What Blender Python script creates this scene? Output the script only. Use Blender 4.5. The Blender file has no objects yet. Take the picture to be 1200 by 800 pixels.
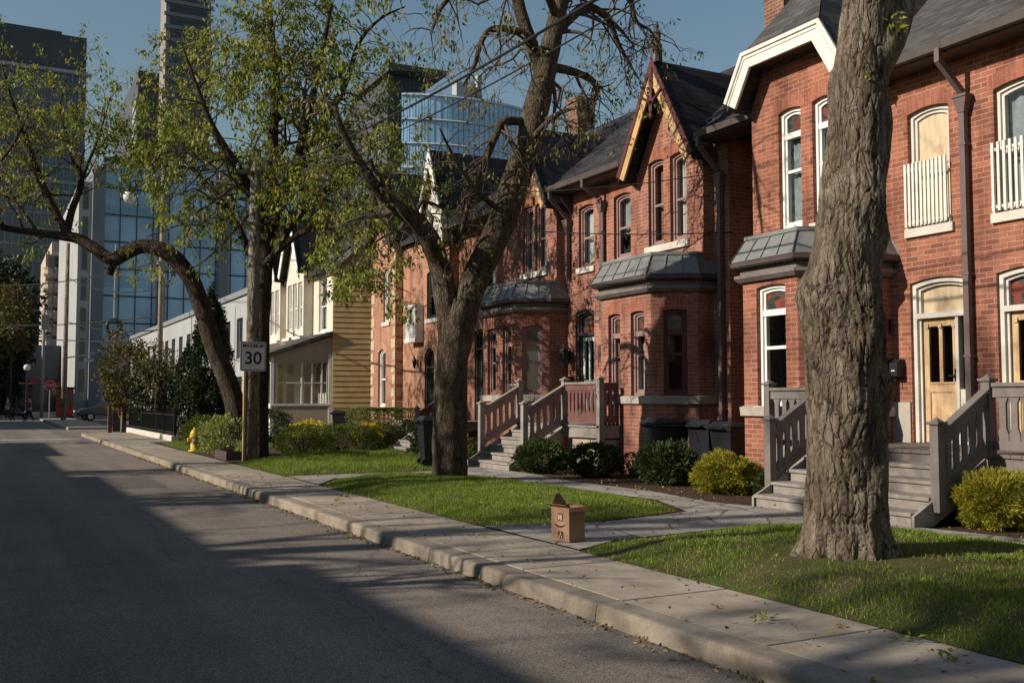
import bpy, bmesh, math, random
import numpy as np
from mathutils import Vector, Matrix, noise
from mathutils.geometry import tessellate_polygon, delaunay_2d_cdt
random.seed(7); RNG = np.random.default_rng(7)
SC = bpy.context.scene
COL = SC.collection
R = math.radians

# ------------------------------------------------------------------ camera model
F_PX, EYE = 1167.0, 1.6
PITCH, YAW = R(3.335), R(28.093)
sY, cY, sP, cP = math.sin(YAW), math.cos(YAW), math.sin(PITCH), math.cos(PITCH)
FW = Vector((sY*cP, cY*cP, sP)); RT = Vector((cY, -sY, 0)); UP = Vector((-sY*sP, -cY*sP, cP))
CAM = Vector((0, 0, EYE))
def at_depth(u, v, q):          # world point q metres along the view axis
    return CAM + (FW + RT*((u-600)/F_PX) + UP*((400-v)/F_PX))*q

# ------------------------------------------------------------------ materials
def nodes(name):
    m = bpy.data.materials.new(name); m.use_nodes = True
    nt = m.node_tree; nt.nodes.clear()
    out = nt.nodes.new('ShaderNodeOutputMaterial')
    b = nt.nodes.new('ShaderNodeBsdfPrincipled')
    nt.links.new(b.outputs[0], out.inputs[0])
    return m, nt, b, out
def N(nt, t, **kw):
    n = nt.nodes.new(t)
    for k, v in kw.items():
        if k in n.inputs.keys() if hasattr(n.inputs, 'keys') else False:
            n.inputs[k].default_value = v
        else:
            setattr(n, k, v)
    return n
def c4(c): return (c[0], c[1], c[2], 1)
def noise_tex(nt, scale, detail=4, coord='Object', rough=.6, stretch=None):
    tc = nt.nodes.new('ShaderNodeTexCoord')
    src = tc.outputs[coord]
    if stretch:
        mp = nt.nodes.new('ShaderNodeMapping'); mp.inputs['Scale'].default_value = stretch
        nt.links.new(src, mp.inputs[0]); src = mp.outputs[0]
    n = nt.nodes.new('ShaderNodeTexNoise')
    n.inputs['Scale'].default_value = scale; n.inputs['Detail'].default_value = detail
    n.inputs['Roughness'].default_value = rough
    nt.links.new(src, n.inputs['Vector'])
    return n
def ramp(nt, fac, stops):
    r = nt.nodes.new('ShaderNodeValToRGB')
    e = r.color_ramp.elements
    while len(e) < len(stops): e.new(.5)
    for k, (p, c) in enumerate(stops):
        e[k].position = p; e[k].color = c4(c)
    nt.links.new(fac, r.inputs[0])
    return r
def mixc(nt, a, b, fac, mode='MIX'):
    m = nt.nodes.new('ShaderNodeMix'); m.data_type = 'RGBA'; m.blend_type = mode
    for sock, idx in ((a, 6), (b, 7)):
        if isinstance(sock, tuple): m.inputs[idx].default_value = c4(sock)
        else: nt.links.new(sock, m.inputs[idx])
    if isinstance(fac, (int, float)): m.inputs[0].default_value = fac
    else: nt.links.new(fac, m.inputs[0])
    return m.outputs[2]
def bump(nt, b, h, strength=.3, dist=.01):
    n = nt.nodes.new('ShaderNodeBump'); n.inputs['Strength'].default_value = strength
    n.inputs['Distance'].default_value = dist
    nt.links.new(h, n.inputs['Height']); nt.links.new(n.outputs[0], b.inputs['Normal'])
    return n
def mat_plain(name, c, rough=.6, var=.18, scale=3, metal=0, bumpy=.15, fine=40, spec=.3):
    m, nt, b, o = nodes(name)
    n = noise_tex(nt, scale, 5); 
    r = ramp(nt, n.outputs['Fac'], [(.3, tuple(x*(1-var) for x in c)), (.7, tuple(min(1, x*(1+var)) for x in c))])
    nt.links.new(r.outputs[0], b.inputs['Base Color'])
    b.inputs['Roughness'].default_value = rough; b.inputs['Metallic'].default_value = metal
    b.inputs['Specular IOR Level'].default_value = spec
    if bumpy:
        f = noise_tex(nt, fine, 3); bump(nt, b, f.outputs['Fac'], bumpy, .01)
    return m
def mat_brick(name, c1, c2, mortar, soldier=False, stain=.35):
    m, nt, b, o = nodes(name)
    tc = nt.nodes.new('ShaderNodeTexCoord'); mp = nt.nodes.new('ShaderNodeMapping')
    nt.links.new(tc.outputs['UV'], mp.inputs[0])
    if soldier: mp.inputs['Rotation'].default_value = (0, 0, R(90))
    bt = nt.nodes.new('ShaderNodeTexBrick')
    bt.inputs['Scale'].default_value = 1; bt.inputs['Brick Width'].default_value = .225
    bt.inputs['Row Height'].default_value = .075; bt.inputs['Mortar Size'].default_value = .0065
    bt.inputs['Mortar Smooth'].default_value = .15; bt.inputs['Bias'].default_value = -.1
    bt.inputs['Color1'].default_value = c4(c1); bt.inputs['Color2'].default_value = c4(c2); bt.inputs['Mortar'].default_value = c4(mortar)
    nz = noise_tex(nt, 14, 2, 'UV'); 
    ad = nt.nodes.new('ShaderNodeMix'); ad.data_type = 'VECTOR'; ad.inputs[0].default_value = .006
    nt.links.new(mp.outputs[0], ad.inputs[4]); nt.links.new(nz.outputs['Color'], ad.inputs[5])
    nt.links.new(ad.outputs[1], bt.inputs['Vector'])
    big = noise_tex(nt, .9, 6, 'Object', .65)
    rp = ramp(nt, big.outputs['Fac'], [(.3, (1-stain, 1-stain*1.05, 1-stain)), (.5, (1, 1, 1)), (.72, (1.18, 1.16, 1.14))])
    col = mixc(nt, bt.outputs['Color'], rp.outputs[0], 1.0, 'MULTIPLY')
    fine = noise_tex(nt, 60, 3, 'UV')
    rp2 = ramp(nt, fine.outputs['Fac'], [(.3, (.78, .78, .78)), (.7, (1.15, 1.15, 1.15))])
    col = mixc(nt, col, rp2.outputs[0], .8, 'MULTIPLY')
    sk_ = noise_tex(nt, 2.4, 5, 'Object', .6, (1, 1, .22)); rk_ = ramp(nt, sk_.outputs['Fac'], [(.34, (.62, .58, .56)), (.52, (1, 1, 1))]); col = mixc(nt, col, rk_.outputs[0], .95, 'MULTIPLY')
    nt.links.new(col, b.inputs['Base Color'])
    b.inputs['Roughness'].default_value = .88; b.inputs['Specular IOR Level'].default_value = .15
    inv = nt.nodes.new('ShaderNodeMath'); inv.operation = 'SUBTRACT'; inv.inputs[0].default_value = 1
    nt.links.new(bt.outputs['Fac'], inv.inputs[1])
    bump(nt, b, inv.outputs[0], .55, .006)
    return m
def mat_shingle(name, c, slate=False):
    m, nt, b, o = nodes(name)
    tc = nt.nodes.new('ShaderNodeTexCoord')
    bt = nt.nodes.new('ShaderNodeTexBrick'); bt.inputs['Scale'].default_value = 1
    bt.inputs['Brick Width'].default_value = .3; bt.inputs['Row Height'].default_value = .15
    bt.inputs['Mortar Size'].default_value = .006; bt.inputs['Bias'].default_value = 0
    bt.inputs['Color1'].default_value = c4([x*.7 for x in c]); bt.inputs['Color2'].default_value = c4([x*1.3 for x in c])
    bt.inputs['Mortar'].default_value = c4([x*.35 for x in c])
    nt.links.new(tc.outputs['UV'], bt.inputs['Vector'])
    n = noise_tex(nt, 1.3, 6); rp = ramp(nt, n.outputs['Fac'], [(.3, (.7, .7, .7)), (.7, (1.25, 1.25, 1.25))])
    g = noise_tex(nt, 120, 2); rg = ramp(nt, g.outputs['Fac'], [(.3, (.7, .7, .7)), (.7, (1.3, 1.3, 1.3))])
    col = mixc(nt, bt.outputs['Color'], rp.outputs[0], 1., 'MULTIPLY'); col = mixc(nt, col, rg.outputs[0], .7, 'MULTIPLY')
    nt.links.new(col, b.inputs['Base Color']); b.inputs['Roughness'].default_value = .9; b.inputs['Specular IOR Level'].default_value = .2
    w = nt.nodes.new('ShaderNodeTexWave'); w.wave_type = 'BANDS'; w.bands_direction = 'Y'; w.wave_profile = 'SAW'
    w.inputs['Scale'].default_value = 1/(.15*1.0)/ (2*math.pi) * math.pi  # one band per course
    nt.links.new(tc.outputs['UV'], w.inputs['Vector'])
    bump(nt, b, w.outputs['Fac'], .35, .012)
    return m
def mat_leaf(name, stops, trans=.35, rough=.55):
    m, nt, b, o = nodes(name)
    a = nt.nodes.new('ShaderNodeAttribute'); a.attribute_name = 'rnd'
    r = ramp(nt, a.outputs['Fac'], stops)
    nt.links.new(r.outputs[0], b.inputs['Base Color']); b.inputs['Roughness'].default_value = rough
    b.inputs['Specular IOR Level'].default_value = .25
    t = nt.nodes.new('ShaderNodeBsdfTranslucent')
    g = mixc(nt, r.outputs[0], (1.0, 1.1, .35), 1.0, 'MULTIPLY')
    nt.links.new(g, t.inputs[0])
    mx = nt.nodes.new('ShaderNodeMixShader'); mx.inputs[0].default_value = trans
    nt.links.new(b.outputs[0], mx.inputs[1]); nt.links.new(t.outputs[0], mx.inputs[2]); nt.links.new(mx.outputs[0], o.inputs[0])
    return m
def mat_bark(name, c1, c2, c3, sc=1.0, moss=(.10, .095, .035), mossy=.25, plates=17.):
    m, nt, b, o = nodes(name)
    n = noise_tex(nt, 9*sc, 8, 'Object', .7, (1, 1, .28))
    r = ramp(nt, n.outputs['Fac'], [(.32, c1), (.5, c2), (.68, c3)])
    l = noise_tex(nt, 2.2*sc, 5)
    rl = ramp(nt, l.outputs['Fac'], [(.52, (0, 0, 0)), (.66, (1, 1, 1))])
    ml = nt.nodes.new('ShaderNodeMath'); ml.operation = 'MULTIPLY'; ml.inputs[1].default_value = mossy
    nt.links.new(rl.outputs[0], ml.inputs[0])
    col = mixc(nt, r.outputs[0], moss, ml.outputs[0])
    # bark plates: stretched, warped cells with deep furrows between them
    tc = nt.nodes.new('ShaderNodeTexCoord'); nz = noise_tex(nt, 5*sc, 4, 'Object', .6, (1, 1, .5))
    ad = nt.nodes.new('ShaderNodeMix'); ad.data_type = 'VECTOR'; ad.inputs[0].default_value = .16/sc
    nt.links.new(tc.outputs['Object'], ad.inputs[4]); nt.links.new(nz.outputs['Color'], ad.inputs[5])
    mp = nt.nodes.new('ShaderNodeMapping'); mp.inputs['Scale'].default_value = (1, 1, .24); nt.links.new(ad.outputs[1], mp.inputs[0])
    v = nt.nodes.new('ShaderNodeTexVoronoi'); v.feature = 'DISTANCE_TO_EDGE'; v.inputs['Scale'].default_value = plates*sc; nt.links.new(mp.outputs[0], v.inputs['Vector'])
    rv = ramp(nt, v.outputs['Distance'], [(.0, (.20, .18, .17)), (.11, (1, 1, 1))])
    mk = noise_tex(nt, 3.1*sc, 4); rk_ = ramp(nt, mk.outputs['Fac'], [(.42, (.15, .15, .15)), (.58, (.95, .95, .95))])
    col = mixc(nt, col, rv.outputs[0], rk_.outputs[0], 'MULTIPLY')
    v2 = nt.nodes.new('ShaderNodeTexVoronoi'); v2.feature = 'DISTANCE_TO_EDGE'; v2.inputs['Scale'].default_value = plates*sc*2.7; nt.links.new(mp.outputs[0], v2.inputs['Vector'])
    rv2 = ramp(nt, v2.outputs['Distance'], [(.0, (.4, .38, .36)), (.12, (1, 1, 1))]); col = mixc(nt, col, rv2.outputs[0], .55, 'MULTIPLY')
    big = noise_tex(nt, 1.2*sc, 5, 'Object', .6, (1, 1, .6)); rb_ = ramp(nt, big.outputs['Fac'], [(.35, (.68, .64, .60)), (.6, (1.12, 1.12, 1.12))]); col = mixc(nt, col, rb_.outputs[0], .9, 'MULTIPLY')
    nt.links.new(col, b.inputs['Base Color']); b.inputs['Roughness'].default_value = .95; b.inputs['Specular IOR Level'].default_value = .1
    n2 = noise_tex(nt, 26*sc, 6, 'Object', .75, (1, 1, .35))
    sm = nt.nodes.new('ShaderNodeMath'); sm.operation = 'MINIMUM'; sm.inputs[1].default_value = .16; nt.links.new(v.outputs['Distance'], sm.inputs[0])
    ma = nt.nodes.new('ShaderNodeMath'); ma.operation = 'MULTIPLY_ADD'; ma.inputs[1].default_value = 3.5; nt.links.new(sm.outputs[0], ma.inputs[0]); nt.links.new(n2.outputs['Fac'], ma.inputs[2])
    bump(nt, b, ma.outputs[0], .9, .03)
    return m
def mat_glass(name, tint=(.82, .86, .86), gloss=.09):
    m, nt, b, o = nodes(name)
    nt.nodes.remove(b)
    tr = nt.nodes.new('ShaderNodeBsdfTransparent'); tr.inputs[0].default_value = c4(tint)
    gl = nt.nodes.new('ShaderNodeBsdfGlossy'); gl.inputs['Roughness'].default_value = .015
    lw = nt.nodes.new('ShaderNodeLayerWeight'); lw.inputs[0].default_value = .5
    pw = nt.nodes.new('ShaderNodeMath'); pw.operation = 'POWER'; pw.inputs[1].default_value = 4.0; nt.links.new(lw.outputs['Facing'], pw.inputs[0])
    mt = nt.nodes.new('ShaderNodeMath'); mt.operation = 'MULTIPLY_ADD'; mt.inputs[1].default_value = .85; mt.inputs[2].default_value = gloss; mt.use_clamp = True
    nt.links.new(pw.outputs[0], mt.inputs[0])
    nz = noise_tex(nt, 1.6, 2); bp = nt.nodes.new('ShaderNodeBump'); bp.inputs['Strength'].default_value = .06; bp.inputs['Distance'].default_value = .05
    nt.links.new(nz.outputs['Fac'], bp.inputs['Height']); nt.links.new(bp.outputs[0], gl.inputs['Normal'])
    mx = nt.nodes.new('ShaderNodeMixShader')
    nt.links.new(mt.outputs[0], mx.inputs[0]); nt.links.new(tr.outputs[0], mx.inputs[1]); nt.links.new(gl.outputs[0], mx.inputs[2]); nt.links.new(mx.outputs[0], o.inputs[0])
    return m
def mat_tower_glass(name, c, rough=.08, var=.3):
    m, nt, b, o = nodes(name)
    n = noise_tex(nt, .12, 3); r = ramp(nt, n.outputs['Fac'], [(.35, tuple(x*(1-var) for x in c)), (.65, tuple(x*(1+var) for x in c))])
    nt.links.new(r.outputs[0], b.inputs['Base Color']); b.inputs['Roughness'].default_value = rough
    b.inputs['Specular IOR Level'].default_value = .8
    return m
def mat_concrete(name, c, joint=None):
    m, nt, b, o = nodes(name)
    n = noise_tex(nt, 1.1, 8, 'Object', .7); r = ramp(nt, n.outputs['Fac'], [(.3, tuple(x*.72 for x in c)), (.55, c), (.75, tuple(x*1.15 for x in c))])
    s = noise_tex(nt, 55, 3); rs = ramp(nt, s.outputs['Fac'], [(.3, (.8, .8, .8)), (.7, (1.15, 1.15, 1.15))])
    col = mixc(nt, r.outputs[0], rs.outputs[0], .8, 'MULTIPLY')
    d = noise_tex(nt, 3.5, 6); rd = ramp(nt, d.outputs['Fac'], [(.58, (1, 1, 1)), (.75, (.72, .68, .62))])
    col = mixc(nt, col, rd.outputs[0], .8, 'MULTIPLY')
    nt.links.new(col, b.inputs['Base Color']); b.inputs['Roughness'].default_value = .9; b.inputs['Specular IOR Level'].default_value = .2
    bump(nt, b, s.outputs['Fac'], .35, .006)
    return m
def mat_asphalt():
    m, nt, b, o = nodes('asphalt')
    n = noise_tex(nt, .35, 8, 'Object', .7); r = ramp(nt, n.outputs['Fac'], [(.3, (.155, .133, .114)), (.5, (.195, .169, .146)), (.7, (.235, .205, .178))])
    s = noise_tex(nt, 85, 4); rs = ramp(nt, s.outputs['Fac'], [(.36, (.45, .45, .45)), (.5, (1, 1, 1)), (.66, (1.75, 1.72, 1.68))])
    col = mixc(nt, r.outputs[0], rs.outputs[0], .9, 'MULTIPLY')
    ag = nt.nodes.new('ShaderNodeTexVoronoi'); ag.inputs['Scale'].default_value = 70; tca = nt.nodes.new('ShaderNodeTexCoord'); nt.links.new(tca.outputs['Object'], ag.inputs['Vector'])
    ra = ramp(nt, ag.outputs['Color'], [(.2, (.75, .75, .75)), (.8, (1.3, 1.28, 1.25))]); col = mixc(nt, col, ra.outputs[0], .8, 'MULTIPLY')
    tr_ = noise_tex(nt, .8, 4, 'Object', .6, (1, .04, 1)); rt_ = ramp(nt, tr_.outputs['Fac'], [(.4, (.80, .80, .81)), (.6, (1.12, 1.12, 1.12))]); col = mixc(nt, col, rt_.outputs[0], .9, 'MULTIPLY')
    oi = noise_tex(nt, 2.6, 3, 'Object', .5, (1, .6, 1)); ro = ramp(nt, oi.outputs['Fac'], [(.68, (1, 1, 1)), (.74, (.5, .5, .5))]); col = mixc(nt, col, ro.outputs[0], .7, 'MULTIPLY')
    # long tar seams and hairline cracks
    v = nt.nodes.new('ShaderNodeTexVoronoi'); v.feature = 'DISTANCE_TO_EDGE'; v.inputs['Scale'].default_value = .42
    tc = nt.nodes.new('ShaderNodeTexCoord'); mp = nt.nodes.new('ShaderNodeMapping'); mp.inputs['Scale'].default_value = (1.2, .5, 1)
    nz = noise_tex(nt, 2.2, 5); ad = nt.nodes.new('ShaderNodeMix'); ad.data_type = 'VECTOR'; ad.inputs[0].default_value = .22
    nt.links.new(tc.outputs['Object'], ad.inputs[4]); nt.links.new(nz.outputs['Color'], ad.inputs[5])
    nt.links.new(ad.outputs[1], mp.inputs[0]); nt.links.new(mp.outputs[0], v.inputs['Vector'])
    rv = ramp(nt, v.outputs['Distance'], [(.0, (.35, .35, .35)), (.007, (1, 1, 1))])
    col = mixc(nt, col, rv.outputs[0], .4, 'MULTIPLY')
    d = noise_tex(nt, 1.3, 5); rd = ramp(nt, d.outputs['Fac'], [(.62, (1, 1, 1)), (.7, (.6, .6, .6))])
    col = mixc(nt, col, rd.outputs[0], .5, 'MULTIPLY')
    nt.links.new(col, b.inputs['Base Color']); b.inputs['Roughness'].default_value = 1; b.inputs['Specular IOR Level'].default_value = .04
    bump(nt, b, s.outputs['Fac'], .5, .008)
    return m
def mat_flag(name):
    m, nt, b, o = nodes(name)
    tc = nt.nodes.new('ShaderNodeTexCoord'); mp = nt.nodes.new('ShaderNodeMapping'); mp.inputs['Scale'].default_value = (1.5, 1.1, 1)
    nz = noise_tex(nt, 3, 3); ad = nt.nodes.new('ShaderNodeMix'); ad.data_type = 'VECTOR'; ad.inputs[0].default_value = .06
    nt.links.new(tc.outputs['Object'], ad.inputs[4]); nt.links.new(nz.outputs['Color'], ad.inputs[5]); nt.links.new(ad.outputs[1], mp.inputs[0])
    v = nt.nodes.new('ShaderNodeTexVoronoi'); v.inputs['Scale'].default_value = 1.2; nt.links.new(mp.outputs[0], v.inputs['Vector'])
    e = nt.nodes.new('ShaderNodeTexVoronoi'); e.feature = 'DISTANCE_TO_EDGE'; e.inputs['Scale'].default_value = 1.2; nt.links.new(mp.outputs[0], e.inputs['Vector'])
    r = ramp(nt, v.outputs['Color'], [(0, (.25, .225, .2)), (1, (.40, .37, .33))])
    s = noise_tex(nt, 12, 6); rs = ramp(nt, s.outputs['Fac'], [(.3, (.75, .75, .75)), (.7, (1.15, 1.15, 1.15))])
    col = mixc(nt, r.outputs[0], rs.outputs[0], 1, 'MULTIPLY')
    re = ramp(nt, e.outputs['Distance'], [(.0, (.28, .25, .2)), (.035, (1, 1, 1))]); col = mixc(nt, col, re.outputs[0], 1, 'MULTIPLY')
    nt.links.new(col, b.inputs['Base Color']); b.inputs['Roughness'].default_value = .9; b.inputs['Specular IOR Level'].default_value = .15
    bump(nt, b, re.outputs[0], .6, .012)
    return m
def mat_stain_glass(name):
    m, nt, b, o = nodes(name)
    v = nt.nodes.new('ShaderNodeTexVoronoi'); v.inputs['Scale'].default_value = 9
    tc = nt.nodes.new('ShaderNodeTexCoord'); nt.links.new(tc.outputs['Object'], v.inputs['Vector'])
    r = ramp(nt, v.outputs['Color'], [(.0, (.012, .03, .03)), (.45, (.05, .06, .05)), (.7, (.22, .05, .03)), (1, (.02, .03, .04))])
    nt.links.new(r.outputs[0], b.inputs['Base Color']); b.inputs['Roughness'].default_value = .2
    return m
def mat_plywood(name, c1, c2):
    m, nt, b, o = nodes(name)
    n = noise_tex(nt, 5, 6, 'Object', .6, (3, 3, .5)); r = ramp(nt, n.outputs['Fac'], [(.3, c1), (.7, c2)])
    d = noise_tex(nt, 3.1, 5); rd = ramp(nt, d.outputs['Fac'], [(.5, (1, 1, 1)), (.7, (.62, .5, .4))])
    col = mixc(nt, r.outputs[0], rd.outputs[0], .8, 'MULTIPLY')
    nt.links.new(col, b.inputs['Base Color']); b.inputs['Roughness'].default_value = .7
    return m

M = {}
M['brick'] = mat_brick('red_brick', (.36, .135, .082), (.195, .068, .047), (.38, .26, .195))
M['brick_arch'] = mat_brick('red_brick_soldier', (.34, .122, .078), (.265, .092, .06), (.32, .19, .14), True, .2)
M['brick_dusty'] = mat_brick('dusty_red_brick', (.345, .145, .10), (.25, .098, .07), (.38, .28, .22), stain=.45)
M['brick_pale'] = mat_brick('orange_brick', (.42, .20, .125), (.34, .15, .095), (.44, .34, .26))
M['brick_pale_arch'] = mat_brick('orange_brick_soldier', (.5, .27, .16), (.42, .2, .12), (.44, .34, .26), True, .2)
M['brick_buff'] = mat_brick('buff_brick', (.60, .46, .31), (.52, .38, .25), (.4, .33, .25))
M['brick_brown'] = mat_brick('brown_brick', (.22, .10, .06), (.17, .075, .05), (.3, .26, .22))
M['stone'] = mat_concrete('grey_stone', (.40, .36, .31))
M['pale_stone'] = mat_concrete('pale_stone', (.58, .54, .47))
def mat_slabs(name, c, pitch):
    m = mat_concrete(name, c); nt = m.node_tree; b = [n for n in nt.nodes if n.type == 'BSDF_PRINCIPLED'][0]
    src = b.inputs['Base Color'].links[0].from_socket
    g = nt.nodes.new('ShaderNodeNewGeometry'); sx = nt.nodes.new('ShaderNodeSeparateXYZ'); nt.links.new(g.outputs['Position'], sx.inputs[0])
    a = nt.nodes.new('ShaderNodeMath'); a.operation = 'ADD'; a.inputs[1].default_value = 6.0; nt.links.new(sx.outputs['Y'], a.inputs[0])
    d = nt.nodes.new('ShaderNodeMath'); d.operation = 'DIVIDE'; d.inputs[1].default_value = pitch; nt.links.new(a.outputs[0], d.inputs[0])
    f = nt.nodes.new('ShaderNodeMath'); f.operation = 'FLOOR'; nt.links.new(d.outputs[0], f.inputs[0])
    w = nt.nodes.new('ShaderNodeTexWhiteNoise'); w.noise_dimensions = '1D'; nt.links.new(f.outputs[0], w.inputs['W'])
    r = ramp(nt, w.outputs['Value'], [(0, (.78, .77, .75)), (1, (1.12, 1.10, 1.07))])
    st = noise_tex(nt, 1.9, 7, 'Object', .7); rs = ramp(nt, st.outputs['Fac'], [(.36, (.66, .63, .58)), (.55, (1, 1, 1))])
    nt.links.new(mixc(nt, mixc(nt, src, r.outputs[0], .9, 'MULTIPLY'), rs.outputs[0], .8, 'MULTIPLY'), b.inputs['Base Color']); return m
M['concrete'] = mat_slabs('concrete', (.375, .322, .262), 1.52)
M['kerb'] = mat_slabs('kerb_concrete', (.29, .248, .20), 3.04)
M['asphalt'] = mat_asphalt()
M['flag'] = mat_flag('flagstone')
M['soil'] = mat_plain('mulch_soil', (.065, .042, .028), .95, .45, 9, bumpy=.9, fine=30, spec=.1)
def mat_lawn():
    m, nt, b, o = nodes('lawn_soil')
    n = noise_tex(nt, 1.1, 6, 'Object', .65); r = ramp(nt, n.outputs['Fac'], [(.38, (.12, .085, .052)), (.5, (.085, .09, .03)), (.7, (.075, .10, .028))])
    f = noise_tex(nt, 45, 3); rf_ = ramp(nt, f.outputs['Fac'], [(.3, (.6, .6, .6)), (.7, (1.3, 1.3, 1.3))])
    nt.links.new(mixc(nt, r.outputs[0], rf_.outputs[0], 1, 'MULTIPLY'), b.inputs['Base Color']); b.inputs['Roughness'].default_value = 1; b.inputs['Specular IOR Level'].default_value = .05
    bump(nt, b, f.outputs['Fac'], .8, .02); return m
M['lawn'] = mat_lawn()
M['shingle'] = mat_shingle('dark_shingle', (.035, .033, .036))
M['shingle_grey'] = mat_shingle('grey_shingle', (.075, .07, .068))
M['lead'] = mat_plain('bay_roof_metal', (.20, .20, .195), .5, .22, 3, metal=.2, bumpy=.06)
M['trim_dark'] = mat_plain('dark_trim_paint', (.04, .035, .034), .5, .2)
M['trim_brown'] = mat_plain('brown_trim_paint', (.075, .055, .052), .5, .2)
M['trim_mauve'] = mat_plain('mauve_trim_paint', (.26, .165, .155), .55, .18)
M['trim_maroon'] = mat_plain('maroon_paint', (.095, .03, .03), .5, .2)
M['ochre'] = mat_plain('ochre_paint', (.47, .30, .135), .6, .25)
M['white'] = mat_plain('white_paint', (.74, .72, .68), .5, .08, 2)
M['white_old'] = mat_plain('weathered_white_paint', (.66, .63, .57), .6, .14, 5)
M['cream'] = mat_plain('cream_paint', (.56, .53, .47), .55, .12, 3)
M['grey_wood'] = mat_plain('grey_painted_wood', (.155, .134, .122), .7, .22, 4, bumpy=.25)
M['red_wood'] = mat_plain('faded_red_painted_wood', (.155, .07, .064), .7, .25, 4, bumpy=.2)
M['weathered'] = mat_plain('weathered_stair_wood', (.25, .22, .195), .8, .25, 5, bumpy=.3)
M['glass'] = mat_glass('window_glass')
M['dark_room'] = mat_plain('dark_room', (.02, .018, .017), .9, .2, bumpy=0)  # near-black colour stands in for the unlit rooms behind the glass
M['curtain'] = mat_plain('curtain_cloth', (.55, .53, .50), .9, .12, 2, bumpy=.2, fine=15)
M['curtain_grey'] = mat_plain('grey_curtain_cloth', (.30, .31, .32), .9, .3, 6, bumpy=.2, fine=15)
M['curtain_dark'] = mat_plain('brown_curtain_cloth', (.22, .15, .10), .9, .3, 4, bumpy=.2, fine=15)
M['stained'] = mat_stain_glass('stained_glass')
M['ply'] = mat_plywood('plywood_board', (.44, .33, .20), (.62, .51, .36))
M['door_wood'] = mat_plywood('worn_door_wood', (.40, .25, .12), (.62, .45, .26))
M['door_green'] = mat_plain('pale_green_door_paint', (.36, .42, .39), .5, .15)
M['door_dark'] = mat_plain('dark_green_door_paint', (.03, .04, .034), .45, .2)
M['pipe'] = mat_plain('brown_downpipe', (.13, .092, .088), .45, .12, 4)
M['gutter'] = mat_plain('brown_gutter', (.085, .07, .066), .45, .15, 4)
M['black'] = mat_plain('black_metal', (.018, .018, .02), .4, .2, bumpy=.05)
M['bin'] = mat_plain('dark_bin_plastic', (.012, .013, .017), .45, .15, bumpy=.05)  # bin plastics darkened to carry the shadow the bins stand in
M['binlid'] = mat_plain('bin_lid_plastic', (.016, .017, .021), .45, .15, bumpy=.05)
M['card'] = mat_plain('cardboard', (.29, .17, .10), .8, .12, 4, bumpy=.1)
M['card_in'] = mat_plain('cardboard_inside', (.22, .115, .065), .85, .12, 4, bumpy=.1)
M['ink'] = mat_plain('printed_ink', (.03, .02, .018), .7, .1, bumpy=0)
M['tape'] = mat_plain('pale_print', (.5, .38, .27), .6, .1, bumpy=0)
M['siding'] = mat_plain('yellow_siding', (.62, .44, .20), .6, .16, 2.5)
M['siding_white'] = mat_plain('white_siding', (.62, .575, .48), .6, .1, 2)
M['tan'] = mat_plain('shaded_white_panel', (.44, .36, .26), .6, .1, 2)  # white porch side away from the sun, its shade put into the colour
M['pole_wood'] = mat_bark('utility_pole_wood', (.20, .165, .13), (.30, .255, .20), (.38, .33, .265), .5, mossy=.05)
M['sign_white'] = mat_plain('sign_white', (.62, .60, .57), .4, .05, bumpy=0)
M['sign_black'] = mat_plain('sign_black', (.015, .015, .015), .5, .1, bumpy=0)
M['steel'] = mat_plain('galvanised_steel', (.38, .38, .37), .45, .15, metal=.6, bumpy=.05)
M['yellow'] = mat_plain('hydrant_yellow', (.62, .42, .06), .45, .12, 6)
M['red'] = mat_plain('red_paint', (.42, .035, .025), .5, .15)
M['teal'] = mat_plain('teal_sign', (.03, .24, .23), .5, .1, bumpy=0)
M['rubber'] = mat_plain('rubber', (.015, .015, .015), .8, .2)
M['car'] = mat_plain('dark_car_paint', (.015, .017, .022), .2, .1, bumpy=0, spec=.6)
M['skin'] = mat_plain('skin', (.42, .26, .18), .6, .08, bumpy=0)
M['cloth_dark'] = mat_plain('dark_cloth', (.025, .02, .024), .9, .2)
M['cloth_red'] = mat_plain('maroon_cloth', (.12, .02, .025), .9, .2)
M['cloth_blue'] = mat_plain('grey_blue_cloth', (.12, .14, .18), .9, .2)
M['fur'] = mat_plain('black_dog_fur', (.018, .015, .013), .9, .3)
M['lamp_glass'] = mat_plain('milky_lamp_globe', (.70, .68, .64), .25, .05, bumpy=0)
M['tower_blue'] = mat_tower_glass('blue_curtain_glass', (.33, .54, .76), .16)
M['tower_teal'] = mat_tower_glass('teal_curtain_glass', (.22, .39, .56), .14)
M['tower_slate'] = mat_tower_glass('slate_curtain_glass', (.05, .07, .09), .15)
M['tower_dark'] = mat_plain('dark_tower_cladding', (.065, .07, .078), .6, .15, .2)
M['tower_grey'] = mat_plain('grey_tower_cladding', (.20, .21, .22), .7, .12, .3)
M['tower_pale'] = mat_plain('pale_tower_cladding', (.34, .34, .335), .7, .1, .3)
M['tower_brown'] = mat_plain('brown_tower_concrete', (.24, .21, .19), .8, .15, .3)
M['mullion'] = mat_plain('mullion_metal', (.05, .07, .09), .5, .1, .5, bumpy=0)
M['mullion_white'] = mat_plain('pale_mullion', (.5, .55, .6), .5, .1, .5, bumpy=0)
M['sandstone'] = mat_plain('sandstone_tower', (.46, .37, .30), .85, .25, .6)
M['window_dark'] = mat_tower_glass('dark_window_glass', (.022, .026, .032), .12)
M['bark1'] = mat_bark('grey_brown_bark', (.08, .06, .045), (.195, .155, .117), (.335, .28, .222), 1.0, mossy=.3)
M['bark2'] = mat_bark('brown_bark', (.05, .037, .027), (.125, .097, .072), (.20, .165, .125), 1.4, mossy=.25)
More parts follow.
